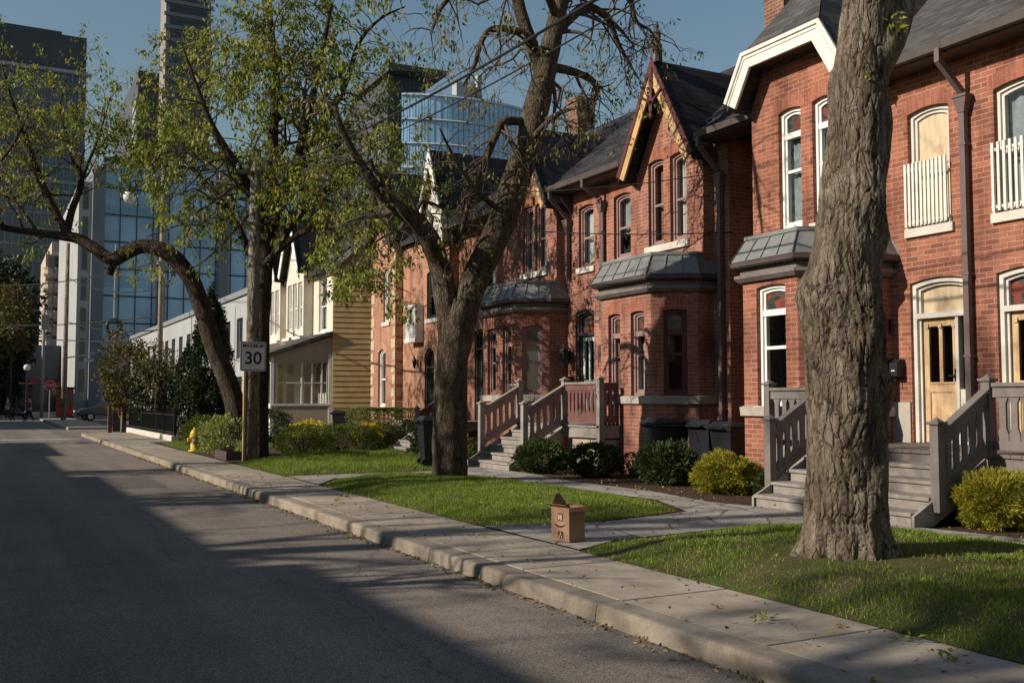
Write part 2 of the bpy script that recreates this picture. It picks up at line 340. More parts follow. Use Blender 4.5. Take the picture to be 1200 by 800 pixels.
M['bark3'] = mat_bark('dark_bark', (.04, .03, .024), (.085, .066, .052), (.145, .115, .09), 1.4, mossy=.1)
M['twig'] = mat_plain('twig_bark', (.085, .064, .048), .9, .25, 3)
M['leaf_young'] = mat_leaf('young_leaf', [(0, (.06, .08, .016)), (.4, (.17, .20, .034)), (.78, (.33, .33, .06)), (1, (.28, .15, .055))], .36)
M['leaf_brown'] = mat_leaf('bud_leaf', [(0, (.11, .10, .03)), (.5, (.2, .19, .05)), (1, (.20, .12, .06))], .3)
M['leaf_dark'] = mat_leaf('dark_shrub_leaf', [(0, (.022, .04, .012)), (.6, (.05, .075, .02)), (1, (.09, .115, .03))], .2)
M['leaf_gold'] = mat_leaf('golden_shrub_leaf', [(0, (.14, .145, .018)), (.5, (.30, .27, .03)), (1, (.48, .40, .05))], .3)
M['leaf_pale'] = mat_leaf('variegated_leaf', [(0, (.13, .17, .05)), (.5, (.30, .33, .12)), (1, (.5, .5, .26))], .25)
M['leaf_hedge'] = mat_leaf('hedge_leaf', [(0, (.05, .07, .015)), (.6, (.13, .155, .028)), (1, (.22, .23, .045))], .2)
M['leaf_cedar'] = mat_leaf('cedar_leaf', [(0, (.014, .026, .012)), (.7, (.03, .05, .018)), (1, (.05, .07, .025))], .12)
M['leaf_rust'] = mat_leaf('rusty_leaf', [(0, (.05, .055, .015)), (.5, (.10, .09, .025)), (.8, (.17, .09, .035)), (1, (.2, .07, .035))], .25)
M['leaf_yellow'] = mat_leaf('yellow_flower', [(0, (.35, .3, .02)), (.5, (.62, .5, .03)), (1, (.75, .62, .06))], .25)
M['grass'] = mat_leaf('grass_blade', [(0, (.10, .15, .02)), (.5, (.20, .275, .038)), (.88, (.29, .34, .06)), (1, (.40, .35, .13))], .3)
M['litter'] = mat_leaf('leaf_litter', [(0, (.10, .06, .03)), (.5, (.24, .15, .06)), (1, (.40, .28, .09))], .1)

# ------------------------------------------------------------------ objects
ORG = {}
def props(o, label=None, cat=None, group=None, kind=None):
    if label: o['label'] = label
    if cat: o['category'] = cat
    if group: o['group'] = group
    if kind: o['kind'] = kind
    return o
def thing(name, label, cat, loc=(0, 0, 0), rz=0, group=None):
    o = bpy.data.objects.new(name, None); COL.objects.link(o); o.empty_display_size = .1
    o.location = loc; o.rotation_euler = (0, 0, rz); ORG[o.name] = Vector(loc)
    return props(o, label, cat, group)
class MB:
    def __init__(s): s.v = []; s.f = []; s.uvs = {}
    def add(s, vs, fs):
        n = len(s.v); s.v += [tuple(p) for p in vs]; s.f += [tuple(i+n for i in f) for f in fs]; return s
    def box(s, x0, x1, y0, y1, z0, z1):
        return s.add([(x0, y0, z0), (x1, y0, z0), (x1, y1, z0), (x0, y1, z0), (x0, y0, z1), (x1, y0, z1), (x1, y1, z1), (x0, y1, z1)],
                     [(0, 3, 2, 1), (4, 5, 6, 7), (0, 1, 5, 4), (1, 2, 6, 5), (2, 3, 7, 6), (3, 0, 4, 7)])
    def bar(s, p0, p1, w, h, up=Vector((0, 0, 1))):
        p0 = Vector(p0); p1 = Vector(p1); d = (p1-p0).normalized(); sd = d.cross(up)
        if sd.length < 1e-4: sd = d.cross(Vector((0, 1, 0)))
        sd.normalize(); u = sd.cross(d).normalized(); vs = []
        for p in (p0, p1):
            for a, b in ((-1, -1), (1, -1), (1, 1), (-1, 1)): vs.append(p+sd*a*w/2+u*b*h/2)
        return s.add(vs, [(3, 2, 1, 0), (4, 5, 6, 7), (0, 1, 5, 4), (1, 2, 6, 5), (2, 3, 7, 6), (3, 0, 4, 7)])
    def quad(s, *p): return s.add(p, [tuple(range(len(p)))])
    def tube(s, pts, rad, n=8, cap=True, ov=None):
        pts = [Vector(p) for p in pts]; k = len(pts)
        if not hasattr(rad, '__len__'): rad = [rad]*k
        d = (pts[1]-pts[0]).normalized(); a = d.cross(Vector((0, 0, 1)))
        if a.length < .05: a = d.cross(Vector((0, 1, 0)))
        a.normalize(); b0 = len(s.v)
        for i, p in enumerate(pts):
            dd = (pts[min(i+1, k-1)]-pts[max(i-1, 0)]).normalized()
            a = (a-dd*a.dot(dd))
            a = a.normalized() if a.length > 1e-6 else dd.orthogonal().normalized()
            c = dd.cross(a)
            for j in range(n):
                t = 2*math.pi*j/n; r = rad[i]
                if ov: r = ov(i, t, r, p, a, c)
                s.v.append(tuple(p+(a*math.cos(t)+c*math.sin(t))*r))
        for i in range(k-1):
            for j in range(n):
                j2 = (j+1) % n
                s.f.append((b0+i*n+j, b0+i*n+j2, b0+(i+1)*n+j2, b0+(i+1)*n+j))
        if cap:
            s.f.append(tuple(b0+j for j in range(n))[::-1]); s.f.append(tuple(b0+(k-1)*n+j for j in range(n)))
        return s
    def lathe(s, c, prof, n=16):
        c = Vector(c); b0 = len(s.v)
        for r, z in prof:
            for j in range(n):
                t = 2*math.pi*j/n; s.v.append((c.x+r*math.cos(t), c.y+r*math.sin(t), c.z+z))
        for i in range(len(prof)-1):
            for j in range(n):
                j2 = (j+1) % n; s.f.append((b0+i*n+j, b0+i*n+j2, b0+(i+1)*n+j2, b0+(i+1)*n+j))
        s.f.append(tuple(b0+j for j in range(n))[::-1]); s.f.append(tuple(b0+(len(prof)-1)*n+j for j in range(n)))
        return s
    def prism(s, fr, poly, d0, d1):         # polygon in a wall frame, from depth d0 to d1 (inward positive)
        n = len(poly); vs = [fr(a, z, d0) for a, z in poly]+[fr(a, z, d1) for a, z in poly]
        fs = [tuple(range(n)), tuple(range(2*n-1, n-1, -1))]+[(i, (i+1) % n, n+(i+1) % n, n+i) for i in range(n)]
        return s.add(vs, fs)
    def face(s, fr, poly, d): return s.add([fr(a, z, d) for a, z in poly], [tuple(range(len(poly)))])
    def fbox(s, fr, a0, a1, z0, z1, d0, d1): return s.prism(fr, [(a0, z0), (a1, z0), (a1, z1), (a0, z1)], d0, d1)
    def panel(s, fr, outer, holes, reveal=.13):
        loops = [outer]+holes
        tr = tessellate_polygon([[Vector((a, z, 0)) for a, z in l] for l in loops])
        flat = [p for l in loops for p in l]
        s.add([fr(a, z, 0) for a, z in flat], [tuple(t) for t in tr])
        if reveal:
            for l in holes:
                n = len(l); s.add([fr(a, z, 0) for a, z in l]+[fr(a, z, reveal) for a, z in l], [(i, (i+1) % n, n+(i+1) % n, n+i) for i in range(n)])
        return s
    def ring(s, fr, outer, inner, d0, d1):
        n = len(outer); vs = [fr(a, z, d0) for a, z in outer]+[fr(a, z, d0) for a, z in inner]+[fr(a, z, d1) for a, z in inner]+[fr(a, z, d1) for a, z in outer]
        fs = []
        for i in range(n):
            j = (i+1) % n
            fs += [(i, j, n+j, n+i), (n+i, n+j, 2*n+j, 2*n+i), (3*n+i, 3*n+j, j, i)]
        return s.add(vs, fs)
    def sweep(s, pts, prof, closed_prof=True):   # plan polyline, outward = left of travel; profile of (out, z)
        lines = [offset(pts, o) for o, z in prof]; k = len(pts); m = len(prof); b0 = len(s.v)
        for i in range(k):
            for j in range(m): s.v.append((lines[j][i][0], lines[j][i][1], prof[j][1]))
        for i in range(k-1):
            for j in range(m if closed_prof else m-1):
                j2 = (j+1) % m; s.f.append((b0+i*m+j, b0+i*m+j2, b0+(i+1)*m+j2, b0+(i+1)*m+j))
        if closed_prof:
            s.f.append(tuple(b0+j for j in range(m))); s.f.append(tuple(b0+(k-1)*m+j for j in range(m))[::-1])
        return s
def offset(pts, d):
    out = []; k = len(pts)
    for i in range(k):
        ns = []
        for a, b in ((i-1, i), (i, i+1)):
            if a >= 0 and b < k:
                t = Vector((pts[b][0]-pts[a][0], pts[b][1]-pts[a][1])).normalized(); ns.append(Vector((-t.y, t.x)))
        if len(ns) == 2:
            m = (ns[0]+ns[1]).normalized(); m = m/max(.3, m.dot(ns[0]))
        else: m = ns[0]
        out.append((pts[i][0]+m.x*d, pts[i][1]+m.y*d))
    return out
def finish_mesh(me, mat, smooth=False, fix=True):
    if fix:
        bm = bmesh.new(); bm.from_mesh(me); bmesh.ops.recalc_face_normals(bm, faces=bm.faces); bm.to_mesh(me); bm.free()
    uv = me.uv_layers.new(name='UVMap')
    nl = len(me.loops)
    if nl:
        nrm = np.zeros(len(me.polygons)*3, 'f'); me.polygons.foreach_get('normal', nrm); nrm = nrm.reshape(-1, 3)
        ls = np.zeros(len(me.polygons), 'i'); lt = np.zeros(len(me.polygons), 'i'); me.polygons.foreach_get('loop_start', ls); me.polygons.foreach_get('loop_total', lt)
        vi = np.zeros(nl, 'i'); me.loops.foreach_get('vertex_index', vi)
        co = np.zeros(len(me.vertices)*3, 'f'); me.vertices.foreach_get('co', co); co = co.reshape(-1, 3)
        pl = np.repeat(np.arange(len(ls)), lt); n = nrm[pl]
        n = np.where((n[:, :1]+n[:, 1:2]*.5) > 1e-3, -n, n) if False else n
        t = np.stack([-n[:, 1], n[:, 0], 0*n[:, 0]], 1); L = np.linalg.norm(t, axis=1, keepdims=True)
        flat = L[:, 0] < .05; t = np.where(flat[:, None], np.array([[1, 0, 0]], 'f'), t/np.maximum(L, 1e-6)); bt = np.cross(n, t)
        p = co[vi]; out = np.stack([(p*t).sum(1), (p*bt).sum(1)], 1).astype('f'); uv.data.foreach_set('uv', out.ravel())
    if mat: me.materials.append(mat)
    if smooth and len(me.polygons): me.polygons.foreach_set('use_smooth', [True]*len(me.polygons))
    me.update()
def link(name, me, parent=None):
    o = bpy.data.objects.new(name, me); COL.objects.link(o)
    if parent: o.parent = parent; ORG[o.name] = ORG[parent.name]
    else: ORG[o.name] = Vector((0, 0, 0))
    return o
def obj(name, mb, mat, parent=None, smooth=False, label=None, bevel=0):
    og = ORG[parent.name] if parent else Vector((0, 0, 0))
    me = bpy.data.meshes.new(name)
    me.from_pydata([(p[0]-og.x, p[1]-og.y, p[2]-og.z) for p in mb.v], [], mb.f)
    finish_mesh(me, mat if not isinstance(mat, str) else M[mat], smooth)
    o = link(name, me, parent)
    if label: o['label'] = label
    if bevel:
        b = o.modifiers.new('bevel', 'BEVEL'); b.width = bevel; b.segments = 2; b.limit_method = 'ANGLE'; b.angle_limit = R(40)
    return o
def solo(name, mb, mat, label, cat, group=None, kind=None, smooth=False, bevel=0):
    c = np.array(mb.v); og = Vector((float(c[:, 0].mean()), float(c[:, 1].mean()), float(c[:, 2].min())))
    me = bpy.data.meshes.new(name); me.from_pydata([(p[0]-og.x, p[1]-og.y, p[2]-og.z) for p in mb.v], [], mb.f)
    finish_mesh(me, M[mat] if isinstance(mat, str) else mat, smooth)
    o = link(name, me); o.location = og; ORG[o.name] = og
    if bevel:
        b = o.modifiers.new('bevel', 'BEVEL'); b.width = bevel; b.segments = 2; b.limit_method = 'ANGLE'; b.angle_limit = R(40)
    return props(o, label, cat, group, kind)
def struct(name, mb, mat, smooth=False):
    o = obj(name, mb, mat, None, smooth); o['kind'] = 'structure'; return o
def copy_tree(o, loc=None, rz=None, label=None, parent=None, scale=None):
    c = o.copy(); COL.objects.link(c)
    if parent: c.parent = parent
    for ch in [x for x in o.children]: copy_tree(ch, parent=c)
    if loc is not None: c.location = loc
    if rz is not None: c.rotation_euler = (0, 0, rz)
    if scale is not None: c.scale = scale
    if label: c['label'] = label
    return c
def quads_mesh(name, P, rnd, mat, parent=None, tri=False):   # P: (n, 4, 3) array of leaf corners
    n, k = P.shape[0], P.shape[1]
    og = np.array(ORG[parent.name]) if parent else np.zeros(3)
    me = bpy.data.meshes.new(name)
    me.vertices.add(n*k); me.vertices.foreach_set('co', (P-og).astype('f').ravel())
    me.loops.add(n*k); me.loops.foreach_set('vertex_index', np.arange(n*k, dtype='i'))
    me.polygons.add(n); me.polygons.foreach_set('loop_start', np.arange(0, n*k, k, dtype='i')); me.polygons.foreach_set('loop_total', np.full(n, k, 'i'))
    me.update(calc_edges=True)
    a = me.attributes.new('rnd', 'FLOAT', 'FACE'); a.data.foreach_set('value', rnd.astype('f'))
    me.materials.append(M[mat]); me.validate()
    return link(name, me, parent)
def unit(v): return v/np.maximum(np.linalg.norm(v, axis=-1, keepdims=True), 1e-9)
def leaf_quads(pos, dirs, length, width, fold=.25):
    n = len(pos); d = unit(dirs); s = unit(np.cross(d, unit(RNG.normal(size=(n, 3)))))
    nn = np.cross(s, d); L = length[:, None]; W = width[:, None]
    mid = pos+d*L*.45
    return np.stack([pos, mid+s*W*.5+nn*W*fold, pos+d*L, mid-s*W*.5+nn*W*fold], 1)

def street(X):                       # frame of a wall facing the street at x = X; a is world y
    return lambda a, z, d=0: Vector((X+d, a, z))
def frame(p0, p1):                   # frame from plan point p0 to p1; depth goes to the right of travel
    p0 = Vector((p0[0], p0[1], 0)); t = (Vector((p1[0], p1[1], 0))-p0); L = t.length; t.normalize(); n = Vector((t.y, -t.x, 0))
    f = lambda a, z, d=0: p0+t*a+Vector((0, 0, z))+n*d
    f.L = L
    return f
def arch_poly(a0, a1, z0, z1, rise, seg=8):
    if rise <= 0: return [(a0, z0), (a1, z0), (a1, z1), (a0, z1)]
    pts = [(a0, z0), (a1, z0)]
    for i in range(seg+1):
        t = i/seg; pts.append((a1+(a0-a1)*t, z1-rise+rise*(1-(2*t-1)**2)))
    return pts
def inset(poly, w, a0, a1, z0, z1, wb=None):
    ac = (a0+a1)/2; sa = ((a1-a0)/2-w)/((a1-a0)/2); out = []
    for a, z in poly:
        zz = z0+(wb if wb is not None else w) if abs(z-z0) < 1e-6 else z-w
        out.append((ac+(a-ac)*sa, zz))
    return out

# ------------------------------------------------------------------ building elements
def window(house, fr, a0, a1, z0, z1, rise=.08, fm='white', sash='double', curtain=None, cur=(0, 1, 0, 1), sill='pale_stone', arch='brick_arch',
           transom=None, guard=False, board=None, name='window', depth=.09, label=None, sillw=.06, arch_h=.21):
    rise *= .6; hole = arch_poly(a0, a1, z0, z1, rise)
    fmb = MB(); i1 = inset(hole, .055, a0, a1, z0, z1, .06); fmb.ring(fr, [(a, z) for a, z in hole], i1, depth-.02, depth+.10)
    i2 = inset(hole, .10, a0, a1, z0, z1, .12); fmb.ring(fr, i1, i2, depth+.015, depth+.09)
    zm = z0+(z1-z0)*.48
    if sash == 'double':
        fmb.fbox(fr, a0+.06, a1-.06, zm-.025, zm+.025, depth+.012, depth+.07)
    if transom:
        fmb.fbox(fr, a0+.055, a1-.055, transom-.05, transom+.05, depth-.005, depth+.08)
    w = obj(name, fmb, fm, house, label=label)
    if board:
        obj('board', MB().prism(fr, i2, depth+.05, depth+.06), board, w)
    else:
        g = i2
        if transom:
            g = [(a0+.1, z0+.12), (a1-.1, z0+.12), (a1-.1, transom-.05), (a0+.1, transom-.05)]
            top = [(a, z) for a, z in i2 if z > transom]; top = [(a0+.1, transom+.05), (a1-.1, transom+.05)]+top
            obj('transom_pane', MB().prism(fr, top, depth+.045, depth+.05), 'stained', w)
        obj('pane', MB().face(fr, g, depth+.047), 'glass', w)
    if curtain:
        c = MB(); n = 14; A0 = a0+(a1-a0)*cur[0]; A1 = a0+(a1-a0)*cur[1]; Z0 = z0+(z1-z0)*cur[2]; Z1 = z0+(z1-z0)*cur[3]
        vs = []; fs = []
        for i in range(n+1):
            a = A0+(A1-A0)*i/n; d = depth+.15+.018*math.sin(i*2.1)
            vs += [fr(a, Z0, d), fr(a, Z1, d)]
            if i: fs.append((2*i-2, 2*i, 2*i+1, 2*i-1))
        c.add(vs, fs); obj('curtain', c, curtain, w, True)
    if sill:
        s = MB().fbox(fr, a0-sillw, a1+sillw, z0-.14, z0-.004, -.055, .10); obj('sill', s, sill, w, bevel=.008)
    if arch:
        n = 10; vs = []; fs = []
        for i in range(n+1):
            t = i/n; a = a0-.11*(1-t)+(a1+.11-a0)*t*1.0 if False else (a0-.1)+(a1-a0+.2)*t
            tt = min(1, max(0, (a-a0)/(a1-a0))); zb = z1-rise+rise*(1-(2*tt-1)**2)
            zt = zb+arch_h+ .02*(1-(2*t-1)**2)
            vs += [fr(a, zb+.002, -.004), fr(a, zt, -.004)]
            if i: fs.append((2*i-2, 2*i, 2*i+1, 2*i-1))
        obj('brick_arch', MB().add(vs, fs), arch, w)
    if guard:
        gm = MB(); k = 11; g0, g1 = a0-.02, a1+.02; zt = z0+(z1-z0)*.54
        for i in range(k):
            a = g0+(g1-g0)*(i+.5)/k; gm.fbox(fr, a-.02, a+.02, z0+.02, zt, -.10, -.075)
        gm.fbox(fr, g0, g1, z0+.06, z0+.10, -.074, -.05); gm.fbox(fr, g0, g1, zt-.12, zt-.08, -.074, -.05)
        gm.fbox(fr, g0, g0+.05, z0-.02, z0+.10, -.048, .01); gm.fbox(fr, g1-.05, g1, z0-.02, z0+.10, -.048, .01)
        obj('window_guard', gm, 'white_old', w)
    return hole
def door(house, fr, a0, a1, z0, z1, trans, fm='cream', leaf='door_wood', glass=True, side=.13, transmat='ply', rise=.06, arch='brick_arch', label=None, hinge=1):
    hole = arch_poly(a0, a1, z0, z1, rise); dp = .07
    m = MB(); i1 = inset(hole, .07, a0, a1, z0, z1, .0); m.ring(fr, hole, i1, dp-.02, dp+.16); i2 = inset(hole, .11, a0, a1, z0, z1, .0); m.ring(fr, i1, i2, dp+.03, dp+.15)
    m.fbox(fr, a0+.07, a1-.07, trans-.04, trans+.04, dp-.03, dp+.12)
    L0, L1 = (a0+.1, a1-.1-side) if hinge > 0 else (a0+.1+side, a1-.1)   # door leaf and a narrow side light
    S0, S1 = (L1, a1-.1) if hinge > 0 else (a0+.1, L0)
    if side > .05: m.fbox(fr, S0, S1, z0, z0+.8, dp+.02, dp+.1)
    if side > .05: m.fbox(fr, (L1 if hinge > 0 else L0)-.025, (L1 if hinge > 0 else L0)+.025, z0, trans-.04, dp+.0, dp+.1)
    d = obj('door_frame', m, fm, house, label=label)
    if side > .05: obj('side_pane', MB().face(fr, [(S0, z0+.8), (S1, z0+.8), (S1, trans-.04), (S0, trans-.04)], dp+.06), 'glass', d)
    top = [(a, z) for a, z in i2 if z > trans]; top = [(a0+.11, trans+.04), (a1-.11, trans+.04)]+top
    obj('transom_panel', MB().prism(fr, top, dp+.09, dp+.10), transmat, d)
    lf = MB(); w = L1-L0; s = .09; zt = trans-.045; zm = z0+(zt-z0)*.44
    e = dp+.06
    lf.fbox(fr, L0+.03, L0+.03+s, z0+.01, zt, e, e+.045); lf.fbox(fr, L1-.03-s, L1-.03, z0+.01, zt, e, e+.045)
    i0, i3 = L0+.03+s+.001, L1-.03-s-.001
    lf.fbox(fr, i0, i3, zt-.12, zt, e, e+.045); lf.fbox(fr, i0, i3, zm-.06, zm+.06, e, e+.045); lf.fbox(fr, i0, i3, z0+.01, z0+.2, e, e+.045)
    c = (i0+i3)/2; lf.fbox(fr, c-.03, c+.03, zm+.061, zt-.121, e, e+.045)
    lf.fbox(fr, i0, i3, z0+.2, zm-.06, e+.02, e+.04)
    lf.fbox(fr, i0-.02, i3+.02, zm+.06, zm+.09, e-.015, e)
    for aa in (i0-.03, c, i3+.03): lf.prism(fr, [(aa-.035, zt-.08), (aa+.035, zt-.08), (aa+.025, zt-.15), (aa-.025, zt-.15)], e-.02, e)
    l = obj('door', lf, leaf, house)
    if glass: obj('pane', MB().face(fr, [(i0, zm+.06), (i3, zm+.06), (i3, zt-.12), (i0, zt-.12)], e+.022), 'glass', l)
    k = L1-.075 if hinge > 0 else L0+.075
    k = L0+.075 if hinge < 0 else L1-.075
    obj('handle', MB().fbox(fr, k-.012, k+.012, z0+.92, z0+1.1, e-.02, e).bar(fr(k, z0+1.0, e-.04), fr(k-.1*(1 if hinge > 0 else -1), z0+1.0, e-.04), .02, .02), 'black', l)
    return hole
def bay(house, plan, zb, zt, ztop, wall_mat, holes, sill_z=None, seam=.36):
    # plan: points from the near return to the far return
    w = MB()
    for i in range(len(plan)-1):
        fr = frame(plan[i], plan[i+1]); w.panel(fr, [(0, zb), (fr.L, zb), (fr.L, zt), (0, zt)], holes.get(i, []))
    obj('bay_wall', w, wall_mat, house)
    c = MB(); P = plan
    c.sweep(P, [(.0, zt-.02), (.07, zt-.02), (.13, zt+.04), (.13, zt+.09), (0, zt+.09)])
    c.sweep(P, [(-.02, zt+.095), (.04, zt+.095), (.04, zt+.2), (-.02, zt+.2)])
    obj('bay_cornice', c, 'grey_wood', house)
    g = MB(); g.sweep(P, [(.0, zt+.205), (.15, zt+.205), (.18, zt+.23), (.18, zt+.29), (.16, zt+.305), (0, zt+.305)]); obj('bay_gutter', g, 'trim_brown', house)
    r = MB(); lo = offset(P, .17); hi = offset(P, -.06)
    n = len(P); zl = zt+.31
    for i in range(n-1):
        a, b_, c_, d = lo[i], lo[i+1], hi[i+1], hi[i]
        r.quad((a[0], a[1], zl), (b_[0], b_[1], zl), (c_[0], c_[1], ztop), (d[0], d[1], ztop))
        L = math.dist(a, b_); k = max(1, round(L/seam))
        for j in range(k+1):
            t = j/k
            pa = Vector((a[0]+(b_[0]-a[0])*t, a[1]+(b_[1]-a[1])*t, zl+.012)); pb = Vector((d[0]+(c_[0]-d[0])*t, d[1]+(c_[1]-d[1])*t, ztop+.012))
            r.bar(pa, pb, .016, .03)
    r.add([(p[0], p[1], ztop) for p in hi], [tuple(range(n))])
    r.sweep(offset(P, -.06), [(-.02, ztop-.02), (.035, ztop-.02), (.035, ztop+.04), (-.02, ztop+.04)])
    obj('bay_roof', r, 'lead', house)
    if sill_z:
        s = MB().sweep(P, [(-.02, sill_z-.16), (.06, sill_z-.16), (.075, sill_z-.02), (-.02, sill_z-.001)]); obj('bay_sill', s, 'stone', house)
def gable_roof(house, yc, hw, zr, ze, x0, x1, mat='shingle', th=.09, clip=None):
    r = MB(); k = (zr-ze)/hw
    for s in (-1, 1):
        ye = yc+s*hw
        if clip:                          # jerkinhead: ridge starts further back and a hip face closes it
            hc = (zr-clip)/k; xr = x0+1.05
            top = [(x0, ye, ze), (x0, yc+s*hc, clip), (xr, yc, zr), (x1, yc, zr), (x1, ye, ze)]
        else: top = [(x0, ye, ze), (x0, yc, zr), (x1, yc, zr), (x1, ye, ze)]
        n = len(top); bot = [(a, b-s*.0, c-th*1.6) for a, b, c in top]
        r.add(top+bot, [tuple(range(n)), tuple(range(2*n-1, n-1, -1))]+[(i, (i+1) % n, n+(i+1) % n, n+i) for i in range(n)])
    if clip:
        hc = (zr-clip)/k; xr = x0+1.05
        r.add([(x0-.03, yc-hc, clip), (x0-.03, yc+hc, clip), (xr, yc, zr)], [(0, 1, 2)])
    obj('gable_roof', r, mat, house)
def barge(mb, x, yc, hw, zr, ze, w0, w1, t=.05, clip=None):
    # board following the rake between perpendicular offsets w0 and w1 below the roof line
    k = (zr-ze)/hw; L = math.hypot(1, k); dz = lambda w: w*L
    fr = street(x)
    for s in (-1, 1):
        if clip:
            hc = (zr-clip)/k
            A = (yc+s*hw, ze); B = (yc+s*hc, clip)
            q = lambda w: [(yc+s*(hw-w*k/L), ze-w/L), (yc+s*((zr-dz(w)-(clip-w*.9))/k), clip-w*.9)]
            p0, p1 = q(w0), q(w1); mb.prism(fr, [p0[0], p0[1], p1[1], p1[0]], 0, t)
        else:
            mb.prism(fr, [(yc+s*(hw-w0*k/L), ze-w0/L), (yc, zr-dz(w0)), (yc, zr-dz(w1)), (yc+s*(hw-w1*k/L), ze-w1/L)], 0, t)
    if clip:
        q = lambda w: ((zr-dz(w)-(clip-w*.9))/k, clip-w*.9)
        a, b = q(w0), q(w1)
        mb.prism(fr, [(yc-a[0], a[1]), (yc+a[0], a[1]), (yc+b[0], b[1]), (yc-b[0], b[1])], 0, t)
    return mb
def main_roof(house, y0, y1, xe=12.06, ze=6.72, xr=16.5, zr=9.95, mat='shingle', wing=None):
    th = .12; xb = 2*xr-xe; k = (zr-ze)/(xr-xe)
    runs = [(y0, y1, xe)] if not wing else [(y0, wing[0], xe), (wing[0], wing[1], 12.65), (wing[1], y1, xe)]
    m = MB()
    for a, b, x in runs:
        if b-a < .01: continue
        zx = ze+(x-xe)*k; fr = lambda q, z, d=0, a=a: Vector((q, a+d, z))
        m.prism(fr, [(x, zx), (xr, zr), (xb, ze), (xb, ze-th), (xr, zr-th*1.3), (x, zx-th)], .002, b-a-.002)
    obj('roof', m, mat, house)
def gutter(house, y0, y1, x=12.06, z=6.66, mat='gutter'):
    fr = lambda a, zz, d=0: Vector((a, y0+d, zz))
    g = MB().prism(fr, [(x-.11, z+.06), (x-.12, z+.05), (x-.10, z-.06), (x-.02, z-.07), (x-.005, z-.07), (x-.005, z+.04), (x-.02, z+.04), (x-.03, z-.045), (x-.09, z-.04)], .003, y1-y0-.003)
    obj('gutter', g, mat, house)
    s = MB().box(x, x+.55, y0+.004, y1-.004, z-.10, z-.075).box(x-.004, x+.03, y0+.004, y1-.004, z-.074, z+.0)
    obj('soffit', s, 'trim_brown', house)
def downpipe(house, x, y, zt, zb, xg=None, mat='pipe'):
    p = MB().box(x-.13, x-.045, y-.045, y+.045, zb, zt)
    p.add([(x-.17, y-.11, zt+.2), (x-.01, y-.11, zt+.2), (x-.01, y+.11, zt+.2), (x-.17, y+.11, zt+.2), (x-.14, y-.055, zt-.02), (x-.035, y-.055, zt-.02), (x-.035, y+.055, zt-.02), (x-.14, y+.055, zt-.02)],
          [(3, 2, 1, 0), (4, 5, 6, 7), (0, 1, 5, 4), (1, 2, 6, 5), (2, 3, 7, 6), (3, 0, 4, 7)])
    p.box(x-.185, x-.005, y-.125, y+.125, zt+.2, zt+.235)
    for z in (zb+1.2, (zt+zb)/2, zt-.5): p.box(x-.137, x-.003, y-.06, y+.06, z, z+.04)
    if xg is not None:
        p.bar((xg, y+.05, 6.62), (xg, y+.05, 6.42), .08, .08); p.bar((xg, y+.05, 6.44), (x-.09, y, zt+.27), .08, .08)
    return obj('downpipe', p, mat, house)
def shell(house, y0, y1, x0, mat, x1=20.4, zr=9.9, ze=6.6, base=0):
    # side walls with their gable triangles, a back wall, and a floor and backing painted near-black for unlit rooms
    b = MB()
    for y in (y0+.006, y1-.006):
        fr = lambda a, z, d=0, y=y: Vector((a, y, z))
        b.quad(*[fr(*p) for p in [(x0, base), (x1, base), (x1, ze), (16.5, zr-.3), (x0, ze)]])
    obj('party_wall', b, mat, house)
    obj('back_wall', MB().quad((x1, y0, base), (x1, y1, base), (x1, y1, ze), (x1, y0, ze)), mat, house)
    obj('dark_floor_and_backing', MB().box(x0+.25, x1-.02, y0+.02, y1-.02, 3.95, 4.2).box(x0+1.8, x0+1.85, y0+.02, y1-.02, .2, 6.4), 'dark_room', house)


# ================================================================== THE ROW OF HOUSES
G0 = .13
def stone_base(house, fr, a0, a1, z0, z1):
    obj('stone_base', MB().fbox(fr, a0, a1, z0, z1, -.035, -.003), 'stone', house, bevel=.01)

# ---- house A (nearest, right edge of the photograph)
A = thing('brick_house', 'red brick house at the right edge, right of the brown downpipe', 'house', (12.5, 5, 0), group='brick row houses')
fr = street(12.5)
hs = [window(A, fr, 8.05, 9.0, 4.2, 6.02, .10, 'cream', guard=True, curtain='curtain_grey', cur=(.1, .9, .05, .95)),
      window(A, fr, 6.2, 7.0, 4.2, 6.02, .10, 'cream', curtain='curtain'),
      door(A, fr, 8.02, 9.03, .95, 3.42, 2.86, transmat='stained', hinge=-1),
      window(A, fr, 4.0, 5.2, 1.6, 3.4, .08, 'cream', curtain='curtain'), window(A, fr, 2.6, 3.5, 4.2, 6.0, .1, 'cream')]
obj('wall', MB().panel(fr, [(0, 0), (9.42, 0), (9.42, 6.62), (0, 6.62)], hs), 'brick', A)
shell(A, 0, 9.42, 12.5, 'brick'); main_roof(A, -.2, 9.42, mat='shingle_grey'); gutter(A, -.2, 9.42)

